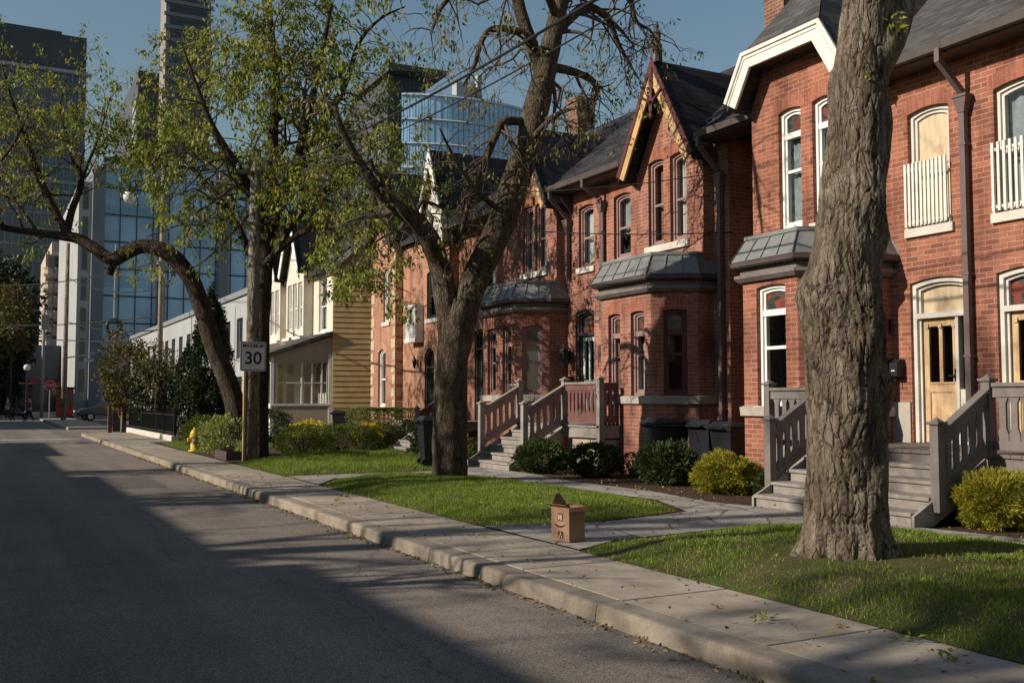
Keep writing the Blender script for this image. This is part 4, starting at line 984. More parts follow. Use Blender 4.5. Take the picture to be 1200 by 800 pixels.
def slab_run(mb, x0, x1, ya, yb, step, z, g=.010):
    y = ya
    while y < yb-.05:
        y2 = min(y+step, yb); mb.box(x0, x1, y+g, y2-g, -.02, z+random.uniform(-.003, .003)); y = y2
slab_run(walk, 4.205, 5.2, -6, 36.5, 1.52, .13); slab_run(walk, 4.205, 6.0, 36.5, 47.6, 1.5, .13)
w_ = struct('sidewalk', walk, 'concrete'); bv = w_.modifiers.new('bevel', 'BEVEL'); bv.width = .008; bv.segments = 2
kb = MB(); y = -6
while y < 47.4:
    y2 = min(y+3.04, 47.6); dz = random.uniform(-.004, .004)
    f = lambda a, z, d=0, y=y: Vector((a, y+.004+d, z))
    kb.prism(f, [(3.968, -.02), (4.20, -.02), (4.20, .128+dz), (4.02, .127+dz), (3.998, .121+dz), (3.985, .108), (3.978, .09)], 0, y2-y-.008); y = y2
struct('kerb', kb, 'kerb')
far = MB(); slab_run(far, 4.2, 6.6, 58.0, 130, 2.0, .12); struct('far_sidewalk', far, 'concrete')
opp = MB(); slab_run(opp, -5.4, -4.0, -20, 47, 1.5, .13); slab_run(opp, -5.6, -4.0, 58, 200, 2., .13); struct('opposite_sidewalk', opp, 'concrete')
struct('opposite_yard', sheet([(-40, -30), (-5.41, -30), (-5.41, 47), (-40, 47)], .10), 'lawn')
struct('front_garden', sheet([(5.2, -6), (14.3, -6), (14.3, 36.4), (12.5, 48), (6.02, 48), (6.02, 36.4), (5.2, 36.4)], .125), 'soil')
path = [(5.2, 8.35), (5.9, 8.75), (7.7, 8.95), (8.4, 8.75), (9.2, 8.05), (9.35, 6.5), (9.35, -6), (9.75, -6), (9.75, 6.7), (9.55, 7.9), (9.6, 9.0), (9.45, 10.4), (9.25, 11.3), (9.5, 13), (9.4, 16), (9.65, 17.0), (9.65, 18.0),
        (9.65, 20.1), (9.1, 19.6), (8.6, 18.9), (5.2, 18.9), (5.2, 16.8), (5.8, 17.9), (6.8, 18.2), (7.6, 17.9), (8.6, 16.5), (8.75, 11.9), (8.2, 10.5), (6.6, 10.1), (5.5, 10.28), (5.2, 10.45)]
struct('flagstone_path', sheet(path, .142), 'flag')

def lawn(name, poly, zbase, mound, blades, step=.22, hgt=(.026, .055)):
    B = []
    n = len(poly)
    for i in range(n):
        a, b = Vector(poly[i]), Vector(poly[(i+1) % n]); k = max(1, int((b-a).length/step))
        for j in range(k): B.append(a+(b-a)*j/k)
    nb = len(B); edges = [(i, (i+1) % nb) for i in range(nb)]
    xs = [p.x for p in B]; ys = [p.y for p in B]; Bn = np.array([(p.x, p.y) for p in B])
    def inside(P):
        x, y = P[:, 0], P[:, 1]; c = np.zeros(len(P), bool); j = nb-1
        for i in range(nb):
            xi, yi = Bn[i]; xj, yj = Bn[j]
            with np.errstate(divide='ignore', invalid='ignore'):
                c ^= ((yi > y) != (yj > y)) & (x < (xj-xi)*(y-yi)/(yj-yi)+xi)
            j = i
        return c
    def dist(P):
        out = np.full(len(P), 9.)
        for i in range(nb): out = np.minimum(out, np.hypot(P[:, 0]-Bn[i, 0], P[:, 1]-Bn[i, 1]))
        return out
    def height(P, d): 
        s = np.clip(d/.8, 0, 1); s = s*s*(3-2*s)
        w = np.array([noise.noise((p[0]*.9, p[1]*.9, 3.1)) for p in P])
        return zbase+mound*s+.03*w*np.clip(d/.4, 0, 1)
    gx, gy = np.meshgrid(np.arange(min(xs), max(xs), step), np.arange(min(ys), max(ys), step)); G = np.stack([gx.ravel(), gy.ravel()], 1)+RNG.uniform(-.05, .05, (gx.size, 2))
    G = G[inside(G)]; G = G[dist(G) > step*.45]
    pts = [Vector(p) for p in B]+[Vector((float(p[0]), float(p[1]))) for p in G]
    res = delaunay_2d_cdt(pts, edges, [], 1, 1e-5)
    V = np.array([(p.x, p.y) for p in res[0]]); h = height(V, dist(V))
    mb = MB(); mb.add([(float(p[0]), float(p[1]), float(z)) for p, z in zip(V, h)], [tuple(f) for f in res[2]])
    struct(name+'_ground' if False else 'lawn', mb, 'lawn', True)
    # blades
    P = np.stack([RNG.uniform(min(xs), max(xs), blades*3), RNG.uniform(min(ys), max(ys), blades*3)], 1); P = P[inside(P)][:blades]
    tf = np.array([noise.noise((p[0]*1.7, p[1]*1.7, 9.)) + .5*noise.noise((p[0]*5, p[1]*5, 4.)) for p in P])
    keep = RNG.uniform(size=len(P)) < np.clip(.75+tf*.9, .12, 1); P = P[keep]; tf = tf[keep]
    # worn earth round the big trunk and along the walk edge
    dt = np.hypot((P[:, 0]-6.5), (P[:, 1]-6.3)); k2 = RNG.uniform(size=len(P)) < np.clip((dt-.55)/.9, .05, 1); P = P[k2]; tf = tf[k2]
    d = dist(P); k3 = RNG.uniform(size=len(P)) < np.clip(.25+d/.28, 0, 1); P = P[k3]; tf = tf[k3]; d = d[k3]; z = height(P, d); m = len(P)
    L = RNG.uniform(hgt[0], hgt[1], m)*np.clip(1+tf*.6, .5, 1.5)
    base = np.column_stack([P, z-.005]); ang = RNG.uniform(0, 2*np.pi, m); s = np.column_stack([np.cos(ang), np.sin(ang), 0*ang])
    lean = np.column_stack([RNG.normal(0, .45, m), RNG.normal(0, .45, m), np.ones(m)]); lean = unit(lean)
    wv = RNG.uniform(.003, .0055, m)[:, None]
    Q = np.stack([base-s*wv, base+s*wv, base+lean*L[:, None]], 1)
    o = quads_mesh('grass', Q, np.clip(RNG.normal(.45, .2, m)-tf*.35, 0, 1), 'grass'); o['kind'] = 'stuff'
    return o
LAWN1 = [(5.17, 8.3), (5.17, -5), (9.3, -5), (9.3, 6.5), (9.1, 8.0), (8.35, 8.66), (7.7, 8.85), (5.95, 8.66), (5.5, 8.45)]
LAWN2 = [(5.17, 16.6), (5.17, 10.55), (5.55, 10.36), (6.6, 10.2), (8.1, 10.6), (8.65, 11.9), (8.5, 16.4), (7.5, 17.8), (6.8, 18.1), (5.85, 17.8)]
LAWN3 = [(5.17, 23.2), (5.17, 19.0), (8.4, 19.1), (9.6, 21.0), (10.8, 25.8), (9.0, 26.2), (7.2, 25.9), (6.6, 24.6)]
LAWN4 = [(5.7, 36.2), (5.25, 34), (5.25, 28.4), (6.6, 28.6), (9.0, 32.5), (8.2, 36.2)]
lawn('near', LAWN1, .135, .12, 170000)
lawn('middle', LAWN2, .135, .10, 110000)
lawn('far', LAWN3, .135, .08, 50000, hgt=(.05, .10))
lawn('end', LAWN4, .135, .04, 15000, hgt=(.05, .10))
# leaf litter along the kerb, on the walk and in the beds
n = 1500; ys = RNG.uniform(2, 30, n); xs = 3.955-np.abs(RNG.normal(0, .06, n))
k = 260; xs = np.concatenate([xs, RNG.uniform(4.1, 5.2, k), RNG.uniform(5.3, 9, 500), RNG.uniform(9.6, 12, 1500)]); ys = np.concatenate([ys, RNG.uniform(2, 20, k), RNG.uniform(2, 17, 500), RNG.uniform(5, 20, 1500)])
zs = np.where(xs < 3.96, .006, np.where(xs < 5.2, .138, np.where(xs < 9.4, .27, .132)))
d = unit(np.column_stack([RNG.normal(size=len(xs)), RNG.normal(size=len(xs)), RNG.normal(0, .25, len(xs))]))
o = quads_mesh('leaf_litter', leaf_quads(np.column_stack([xs, ys, zs]), d, RNG.uniform(.02, .055, len(xs)), RNG.uniform(.015, .03, len(xs))), RNG.uniform(size=len(xs)), 'litter'); o['kind'] = 'stuff'
# a few fresh green sprigs that dropped on the walk and lawn
P = []; D_ = []
for x, y, z in ((4.65, 5.15, .14), (4.9, 3.9, .14), (5.0, 4.3, .14), (6.3, 4.2, .28), (7.2, 4.6, .28), (7.9, 4.1, .28), (7.5, 5.4, .28), (6.6, 3.2, .28), (4.6, 13.9, .14), (4.9, 14.5, .14)):
    for j in range(16): P.append((x+random.gauss(0, .05), y+random.gauss(0, .05), z+random.uniform(0, .03))); D_.append((random.gauss(0, 1), random.gauss(0, 1), random.uniform(0, .4)))
o = quads_mesh('fallen_sprigs', leaf_quads(np.array(P), np.array(D_), RNG.uniform(.035, .07, len(P)), RNG.uniform(.016, .03, len(P))), RNG.uniform(.3, .95, len(P)), 'leaf_young'); o['kind'] = 'stuff'

# ================================================================== TREES
def gpath(pts, q0):      # list of (u, v, depth offset) -> world points, smoothed with Catmull-Rom
    W = [at_depth(p[0], p[1], q0+(p[2] if len(p) > 2 else 0)) for p in pts]; return W
def smooth(W, rad, per=5):
    out = []; rr = []
    n = len(W)
    for i in range(n-1):
        p0 = W[max(i-1, 0)]; p1 = W[i]; p2 = W[i+1]; p3 = W[min(i+2, n-1)]
        for j in range(per):
            t = j/per
            out.append(.5*((2*p1)+(p2-p0)*t+(2*p0-5*p1+4*p2-p3)*t*t+(3*p1-p0-3*p2+p3)*t**3)); rr.append(rad[i]+(rad[i+1]-rad[i])*t)
    out.append(W[-1]); rr.append(rad[-1]); return out, rr
def bark_tube(mb, W, rr, n, amp, seed=0., fr=1.):
    def ov(i, t, r, p, a, c):
        d = a*math.cos(t)+c*math.sin(t); q = p+d*r
        v = noise.noise((q.x*1.6*fr+seed, q.y*1.6*fr, q.z*.9*fr))*1.3+noise.noise((q.x*5*fr, q.y*5*fr+seed, q.z*2.2*fr))*.8
        v += (abs(noise.noise((q.x*13*fr, q.y*13*fr, q.z*3.2*fr+seed)))-.25)*1.3
        return r*(1+amp*v)
    return mb.tube(W, rr, n, True, ov)
class Grow:
    def __init__(s, seed, droop=.0, gnarl=.5, up=.1): s.r = random.Random(seed); s.mb = MB(); s.tips = []; s.droop = droop; s.gnarl = gnarl; s.up = up
    def rv(s): return Vector((s.r.gauss(0, 1), s.r.gauss(0, 1), s.r.gauss(0, 1)))
    def branch(s, p, d, L, r, lev, maxlev, kids=4):
        seg = max(3, int(L/(.16 if lev >= maxlev else .22))); pts = [p.copy()]; rad = [r]; d = d.normalized(); q = p.copy()
        for i in range(seg):
            t = (i+1)/seg
            d = (d+s.rv()*s.gnarl*.35+Vector((0, 0, s.up*(1 if lev < 2 else .3)-s.droop*t*(.6 if lev > 0 else .2)))).normalized()
            q = q+d*(L/seg); pts.append(q.copy()); rad.append(max(.0042, r*(1-.62*t)))
        s.mb.tube(pts, rad, 6 if r > .03 else (4 if r > .012 else 3), False)
        if lev >= maxlev:
            s.tips.append((pts[-1], d.copy()))
            if len(pts) > 3: s.tips.append((pts[len(pts)//2], d.copy()))
            return
        n = max(2, int(kids*s.r.uniform(.7, 1.3)*(1 if L > .5 else .6)))
        for k in range(n):
            t = s.r.uniform(.25, 1.0); i = min(seg-1, int(t*seg)); base = pts[i+1]; dd = (pts[i+1]-pts[i]).normalized()
            side = dd.cross(s.rv()).normalized(); nd = dd*s.r.uniform(.3, .9)+side*s.r.uniform(.6, 1.1)
            s.branch(base, nd, L*s.r.uniform(.38, .68), rad[i+1]*s.r.uniform(.5, .75), lev+1, maxlev, kids)
    def along(s, W, rr, n, L, maxlev, t0=.15, kids=4, bias=Vector((0, 0, 0)), rk=.5, rmax=.05):
        for k in range(n):
            t = t0+(1-t0)*(k+s.r.random())/n; i = min(len(W)-2, int(t*(len(W)-1))); dd = (W[i+1]-W[i]).normalized()
            side = dd.cross(s.rv()).normalized(); nd = dd*s.r.uniform(.2, .8)+side+bias
            s.branch(W[i], nd, L*s.r.uniform(.6, 1.25)*(1.1-.4*t), min(rmax, max(.014, rr[i]*rk*s.r.uniform(.5, .9))), 1, maxlev, kids)
def leaves_on(tips, per, size, spread, seed, droop=.8, keep=1.0, zmax=None):
    rs = np.random.default_rng(seed); T = [t for t in tips if rs.uniform() < keep]
    if not T: return None
    P = np.repeat(np.array([tuple(t[0]) for t in T]), per, 0); D = np.repeat(np.array([tuple(t[1]) for t in T]), per, 0); n = len(P)
    P = P+rs.normal(0, spread, (n, 3)); D = D*.4+rs.normal(0, .55, (n, 3))+np.array([0, 0, -droop])
    L = rs.uniform(.6, 1.25, n)*size; base = np.repeat(rs.uniform(0, 1, len(T)), per)
    return leaf_quads(P, D, L, L*rs.uniform(.30, .5, n)), np.clip(base*.55+rs.uniform(0, .5, n), 0, 1)
def tree(label, base, guides, q0, trunk_mat, trunk_amp, sides, twigs, leaf, name='tree', group=None, bark_fr=1.):
    t = thing(name, label, 'tree', base, group=group)
    mb = MB(); G = twigs['grow']
    for gi, (pts, rad, ns) in enumerate(guides):
        W, rr = smooth(gpath(pts, q0), rad, 12 if gi == 0 and sides > 30 else 6)
        bark_tube(mb, W, rr, sides if rad[0] > .12 else 8, trunk_amp, gi*3.7, bark_fr)
        if ns: G.along(W, rr, ns[0], ns[1], ns[2], ns[3] if len(ns) > 3 else .15, twigs.get('kids', 4), twigs.get('bias', Vector((0, 0, 0))))
    obj('trunk', mb, trunk_mat, t, True)
    if G.mb.v: obj('branches', G.mb, twigs.get('mat', 'twig'), t, True)
    if leaf:
        r = leaves_on(G.tips, *leaf[1:])
        if r: quads_mesh('foliage', r[0], r[1], leaf[0], t)
    return t

# big trunk at right
t1 = thing('tree', 'huge rough barked tree trunk rising out of the nearest lawn', 'tree', (6.75, 6.3, .2)); q1 = 8.75
sp = [(988, 668, 0, .475), (988, 652, 0, .44), (989, 625, 0, .405), (990, 580, 0, .39), (991, 520, 0, .385), (990, 460, 0, .39), (987, 400, 0, .40), (985, 365, 0, .405), (990, 330, 0, .375), (994, 290, 0, .335), (998, 240, 0, .308), (1001, 190, 0, .29), (1005, 140, 0, .278),
      (1008, 100, 0, .262), (1011, 60, 0, .24), (1015, 20, 0, .235), (1019, -20, 0, .22), (1024, -80, 0, .2), (1030, -160, 0, .18), (1040, -260, 0, .16), (1048, -400, 0, .14), (1040, -560, 0, .12), (1050, -760, 0, .07), (1050, -900, 0, .03)]
W, rr = smooth([at_depth(a, b, q1+c) for a, b, c, d in sp], [x[3]*.93 for x in sp], 30)
mb = MB()
def ov1(i, t, r, p, a, c):
    d = a*math.cos(t)+c*math.sin(t); q = p+d*r; zz = q.z
    v = .12*noise.noise((q.x*1.7, q.y*1.7, zz*1.15))+.05*noise.noise((q.x*3.4, q.y*3.4, zz*1.5+5))
    fl = max(0, 1-(zz-.15)/.55)
    v += .62*fl*fl*(.24+noise.noise((d.x*2.9, d.y*2.9, 7.7)))
    wx = noise.noise((q.x*2.5, q.y*2.5, zz*2.5))*.35
    ridge = abs(noise.noise((q.x*9+wx*2, q.y*9+wx, zz*2.0)))
    v += (min(ridge, .30)-.15)*.15
    n2 = noise.noise((q.x*26, q.y*26, zz*9)); v += n2*.020+noise.noise((q.x*60, q.y*60, zz*30))*.012
    crack = abs(noise.noise((q.x*17+3+wx*3, q.y*17, zz*3.4))); crack2 = abs(noise.noise((q.x*9, q.y*9+wx, zz*7+4)))
    v -= max(0, .06-crack)*1.1+max(0, .04-crack2)*.5
    kn = noise.noise((q.x*2.6+11, q.y*2.6, zz*2.1)); v += max(0, kn-.22)*.42-.065
    return r*(1+v)
mb.tube(W, rr, 200, True, ov1)
W2, r2 = smooth([at_depth(*p) for p in ((1016, 90, q1), (1034, 55, q1-.05), (1046, 20, q1+.1), (1056, -25, q1+.3), (1075, -120, q1+.6))], [.16, .17, .17, .15, .12], 8)
bark_tube(mb, W2, r2, 40, .06, 2.)
obj('trunk', mb, 'bark1', t1, True)
g = Grow(3, .0, .6, .30); g.along(W[-150:], rr[-150:], 22, 3.4, 3, .12, 4, Vector((0, 0, .55))); ntop = len(g.tips)  # dense unseen crown above the frame, added to block sky light over the road
for u, v in ((1046, 22), (1043, 35), (1050, 28), (1014, 86)):
    p = at_depth(u, v, q1-.2); g.tips += [(p, Vector((.3, 0, .3)))]*2
obj('branches', g.mb, 'twig', t1, True)
r = leaves_on(g.tips[:ntop], 8, .14, .10, 2); r2_ = leaves_on(g.tips[ntop:], 5, .075, .05, 2)
quads_mesh('foliage', np.concatenate([r[0], r2_[0]]), np.concatenate([r[1], r2_[1]]), 'leaf_young', t1)

# forked tree in the middle
g = Grow(11, .55, .95, -.02)
q2 = 18.0
T2G = [([(527, 572), (527, 560), (527, 520), (528, 470), (530, 420), (535, 388), (540, 368), (543, 352)], [.42, .34, .315, .30, .295, .33, .30, .24], None),
       ([(538, 392), (552, 340), (570, 300), (588, 260), (603, 215), (618, 170), (630, 120), (640, 80), (649, 40), (656, 0), (662, -50), (670, -120)], [.24, .25, .25, .25, .245, .24, .235, .20, .17, .155, .13, .08], (9, 1.3, 3, .5)),
       ([(633, 85), (622, 50), (609, 10), (600, -40), (590, -100)], [.12, .125, .12, .09, .05], (5, 1.6, 3, .2)),
       ([(531, 400), (523, 352), (515, 312), (505, 285, -.2), (490, 262, -.4), (468, 245, -.7), (445, 224, -1), (425, 195, -1.2), (405, 160, -1.4), (392, 125, -1.5)], [.22, .215, .20, .185, .165, .13, .10, .075, .05, .025], (20, 1.2, 3, .35)),
       ([(610, 142, -.1), (590, 143, -.3), (581, 158, -.4), (570, 185, -.5), (556, 218, -.5), (545, 255, -.5), (538, 290, -.4)], [.08, .085, .075, .07, .06, .04, .02], (26, .8, 3, .15)),
       ([(634, 70), (612, 40, -.4), (580, 34, -.9), (565, 47, -1.1), (556, 77, -1.2), (543, 100, -1.3)], [.08, .075, .06, .05, .035, .02], (15, 1.0, 3, .2)),
       ([(634, 78), (663, 82, .3), (692, 93, .5), (700, 108, .6), (696, 122, .6), (694, 145, .6)], [.09, .085, .065, .05, .035, .018], (17, 1.0, 3, .2)),
       ([(650, 42), (668, 22, .3), (688, 8, .6), (712, 22, .9), (724, 50, 1.1), (736, 72, 1.2), (748, 92, 1.2)], [.10, .095, .085, .06, .045, .03, .015], (20, 1.1, 3, .2)),
       ([(655, 5), (690, -15, .5), (735, -5, .9), (744, 24, 1), (762, 36, 1.1), (768, 48, 1.1)], [.09, .085, .06, .04, .025, .012], (16, 1.1, 3, .3)),
       ([(622, 165, -.1), (645, 140, -.5), (668, 128, -.9), (690, 126, -1)], [.06, .05, .035, .015], (6, .8, 3, .2)),
       ([(590, 250, -.1), (560, 225, -.6), (535, 190, -1.), (515, 150, -1.4)], [.055, .045, .03, .015], (5, .7, 3, .3)),
       ([(652, 20, 0), (625, -30, -1.2), (560, -30, -2), (520, 5, -2.4), (505, 40, -2.6)], [.09, .08, .06, .04, .02], (16, 1.0, 3, .3)),
       ([(505, 285, -.2), (480, 255, .4), (440, 250, .8), (400, 262, 1.)], [.09, .07, .045, .02], (8, 1., 3, .2)),
       ]
tree('forked tree with gnarled drooping bare twigs on the sunlit lawn', (7.4, 16.2, .13), T2G, q2, 'bark2', .06, 40, {'grow': g, 'kids': 3, 'bias': Vector((0, 0, -.25))}, ('leaf_brown', 5, .095, .05, 5, 1.1, .27), bark_fr=1.3)

# leafy upright tree behind the utility pole
g = Grow(21, .18, .75, .05)
q4 = 25.2
T4G = [([(303, 545), (303, 530), (304, 480), (306, 400), (309, 330), (313, 275)], [.30, .25, .225, .21, .205, .20], None),
       ([(313, 285), (300, 238, -.4), (276, 192, -.9), (250, 150, -1.2), (232, 105, -1.4), (214, 55, -1.5)], [.13, .12, .10, .075, .05, .02], (20, 2.0, 3, .15)),
       ([(313, 285), (318, 220, .3), (320, 160, .4), (323, 100, .4), (318, 40, .2), (312, -30, 0), (306, -90, 0)], [.17, .155, .13, .11, .09, .06, .03], (24, 2.0, 3, .25)),
       ([(313, 285), (332, 232, .3), (354, 182, .5), (382, 140, .7), (406, 95, .8), (421, 50, .9), (446, 22, 1), (475, 8, 1)], [.16, .15, .13, .10, .075, .055, .035, .015], (24, 2.0, 3, .2)),
       ([(311, 320), (342, 262, -.6), (378, 225, -1.2), (420, 200, -1.7), (456, 192, -2.)], [.11, .095, .07, .05, .02], (22, 1.7, 3, .2)),
       ([(308, 330), (272, 255, .5), (232, 205, .9), (196, 168, 1.2), (174, 152, 1.3)], [.11, .10, .07, .045, .02], (20, 1.8, 3, .2)),
       ([(316, 250), (346, 190, -.5), (362, 130, -.9), (376, 70, -1.1), (388, 5, -1.2)], [.12, .11, .09, .07, .04], (20, 2.0, 3, .2)),
       ([(313, 270), (290, 225, 1.), (262, 180, 1.8), (240, 120, 2.2), (250, 50, 2.5)], [.11, .10, .08, .05, .02], (20, 2.1, 3, .2)),
       ([(309, 310), (350, 275, -1.2), (392, 265, -2.2), (425, 290, -2.9), (438, 335, -3.2)], [.09, .075, .05, .03, .012], (20, 1.3, 3, .25)),
       ]
tree('leafy tree of young yellow green leaves standing upright behind the utility pole', (6.3, 24.9, .13), T4G, q4, 'bark3', .05, 24, {'grow': g, 'kids': 4}, ('leaf_young', 9, .135, .075, 6, 1.2, .85), bark_fr=1.4)

# leaning tree whose limb reaches out over the street
g = Grow(31, .1, .85, .16)
q3 = 26.6
T3G = [([(284, 534), (279, 490), (268, 450), (252, 410), (238, 365), (225, 330), (205, 303), (185, 291), (165, 289), (148, 296), (131, 304), (112, 292), (92, 280), (70, 276), (40, 272), (5, 267), (-35, 258)],
        [.33, .29, .26, .245, .235, .225, .215, .205, .195, .195, .18, .155, .145, .125, .10, .08, .045], (4, 1.3, 3, .85)),
       ([(135, 301), (131, 312), (128, 322)], [.14, .12, .09], None),
       ([(82, 279), (64, 248), (52, 222), (44, 200), (30, 160, -.4), (14, 118, -.6), (2, 75, -.8)], [.125, .11, .10, .085, .06, .04, .015], (14, 1.9, 3, .2)),
       ([(76, 281), (84, 248, .2), (95, 216, .3), (92, 198, .3), (84, 188, .3), (78, 160, .4), (70, 128, .5), (78, 92, .5)], [.11, .095, .085, .07, .055, .04, .03, .012], (13, 1.6, 3, .3)),
       ([(94, 216, .3), (104, 190, -.2), (113, 168, -.5), (122, 140, -.7), (130, 112, -.8)], [.05, .045, .035, .02, .01], (8, 1.0, 3, .2)),
       ([(44, 275), (22, 242, .4), (4, 214, .7), (-18, 186, .9)], [.08, .065, .045, .02], (10, 1.8, 3, .2)),
       ([(52, 222), (30, 190, 1.), (10, 170, 1.5), (-20, 130, 2)], [.08, .06, .04, .02], (10, 1.9, 3, .2)),
       ([(5, 268), (-10, 240, -.5), (-5, 200, -.9), (15, 170, -1.2), (35, 130, -1.4)], [.07, .06, .05, .03, .015], (10, 1.6, 3, .2))]
tree('leaning tree with a thick bare limb arching left over the street', (6.6, 27.5, .13), T3G, q3, 'bark3', .055, 26, {'grow': g, 'kids': 4}, ('leaf_young', 7, .125, .075, 8, 1.1, .62), bark_fr=1.4)

# ================================================================== SHRUBS
def shrub(label, x, y, z, rx, ry, rz, n, size, leaf, cat='shrub', name='shrub', group=None, seed=1, rough=.34, shape='ball', up=.5, fine=1.0):
    rs = np.random.default_rng(seed)
    t = thing(name, label, cat, (x, y, z), group=group or {'shrub': 'garden shrubs', 'hedge': 'clipped hedges', 'plant': 'garden plants'}[cat])
    if shape == 'box':
        P = rs.uniform(-1, 1, (n, 3)); ax = rs.integers(0, 3, n); far_ = rs.uniform(size=n) < .75
        P[np.arange(n)[far_], ax[far_]] = np.sign(P[np.arange(n)[far_], ax[far_]])*rs.uniform(.9, 1.03, far_.sum()); Dn = P*np.array([.5, .5, .5])
    else:
        Dn = unit(rs.normal(size=(n, 3))); rad = rs.uniform(.55, 1, n)**.5
        bumpv = np.array([noise.noise(tuple(d*2.3+seed)) + .6*noise.noise(tuple(d*5.1+seed*2)) for d in Dn])
        P = Dn*(rad*(1+rough*bumpv))[:, None]
        if shape == 'cone': 
            h = (P[:, 2]+1)/2; P[:, :2] *= np.clip(1.15-h*.75, .12, 1)[:, None]
    P = P*np.array([rx, ry, rz])+np.array([x, y, z+rz*.98])
    P[:, 2] = np.maximum(P[:, 2], z+.02)
    D = unit(Dn)+rs.normal(0, .45, (n, 3))+np.array([0, 0, up])
    L = rs.uniform(.6, 1.3, n)*size
    lum = np.array([noise.noise(tuple(p*3.1/max(.5, rx))) for p in P])
    quads_mesh('foliage', leaf_quads(P, D, L, L*rs.uniform(.3, .5, n)*fine), np.clip(.45+lum*.5+rs.normal(0, .2, n), 0, 1), leaf, t)
    st = MB()
    for k in range(9):
        a = rs.uniform(0, 6.28); f = rs.uniform(.35, .75)
        st.tube([(x+rs.normal(0, .04), y+rs.normal(0, .04), z-.03), (x+math.cos(a)*rx*f*.4, y+math.sin(a)*ry*f*.4, z+rz*.7), (x+math.cos(a)*rx*f, y+math.sin(a)*ry*f, z+rz*1.35)], [.02, .014, .006], 5)
    obj('stems', st, 'twig', t)
    return t
shrub('golden rounded shrub in front of the grey porch at the right edge', 10.32, 7.52, .13, .46, .46, .33, 24000, .05, 'leaf_gold', seed=2, up=.35, fine=.5)
shrub('golden feathery shrub on the mulch before the alley bins', 10.4, 12.35, .13, .49, .49, .30, 20000, .06, 'leaf_gold', seed=3, up=.25, fine=.5, rough=.35)
shrub('dark green shrub beside the golden shrub, right of the black bin', 10.6, 14.1, .13, .48, .48, .36, 5000, .075, 'leaf_dark', seed=4)
shrub('small dark bush at the foot of the grey stair newel', 10.3, 11.1, .13, .32, .32, .22, 1600, .06, 'leaf_dark', seed=5)
shrub('loose dark shrub below the front panel of the faded red porch', 10.35, 16.1, .13, .48, .5, .32, 5000, .07, 'leaf_dark', seed=6, rough=.35)
shrub('dark shrub tight against the red porch stair rail', 9.95, 17.45, .13, .5, .48, .32, 5000, .07, 'leaf_dark', seed=7, rough=.3)
shrub('thin low shrub between the red porch and the black bin', 11.0, 15.7, .13, .28, .3, .22, 900, .06, 'leaf_dark', seed=8)
shrub('weedy low plants left of the faded red porch stairs', 9.7, 20.7, .13, .35, .4, .35, 1400, .07, 'leaf_hedge', seed=9, rough=.4)
shrub('big rounded variegated pale green shrub right of the yellow hydrant', 5.75, 26.9, .13, .66, .66, .52, 6000, .075, 'leaf_pale', seed=10)
shrub('darker green rounded shrub behind the yellow hydrant', 6.05, 31.6, .13, .55, .6, .47, 4000, .08, 'leaf_hedge', seed=11)
shrub('small pale shrub at the foot of the leaning tree', 6.05, 25.6, .13, .3, .3, .22, 1200, .06, 'leaf_pale', seed=12)
shrub('low clipped mound hedge right of the utility pole', 7.3, 24.9, .13, .75, .9, .42, 15000, .042, 'leaf_hedge', 'hedge', 'hedge', seed=13, rough=.08)
shrub('long low clipped hedge with yellow flowers at both ends', 8.8, 26.4, .13, 1.1, .65, .40, 16000, .042, 'leaf_hedge', 'hedge', 'hedge', seed=14, rough=.08)
shrub('low hedge mound nearest the bin by the forked tree', 10.3, 27.6, .13, .7, .5, .40, 9000, .042, 'leaf_hedge', 'hedge', 'hedge', seed=15, rough=.1)
shrub('bright yellow flowering shrub above the hedge mound under the enclosed porch', 8.35, 27.9, .45, .55, .5, .26, 2600, .07, 'leaf_yellow', seed=16, rough=.3)
shrub('bright yellow flowering shrub left of the tall clipped hedge', 9.75, 27.0, .42, .42, .42, .24, 2200, .07, 'leaf_yellow', seed=17, rough=.3)
shrub('tall square clipped hedge in front of the quoined brick house', 10.7, 28.4, .13, .55, 1.7, .60, 20000, .05, 'leaf_hedge', 'hedge', 'hedge', seed=18, shape='box')
shrub('dark bush left of the white porch front', 8.6, 33.6, .13, .8, .9, .6, 4000, .09, 'leaf_dark', seed=19)
shrub('dark low bush behind the forked trunk', 9.6, 22.3, .13, .4, .6, .45, 3000, .07, 'leaf_dark', seed=20)
for k, (x, y, sz) in enumerate(((9.3, 21.6, .2), (9.9, 23.4, .25))):
    shrub(('small pale flowering plant left of the red porch stairs', 'leggy pale garden plant near the dark green door steps')[k], x, y, .13, sz, sz, sz*.9, 700, .05, 'leaf_pale', 'plant', 'garden_plant', seed=22+k, rough=.4)
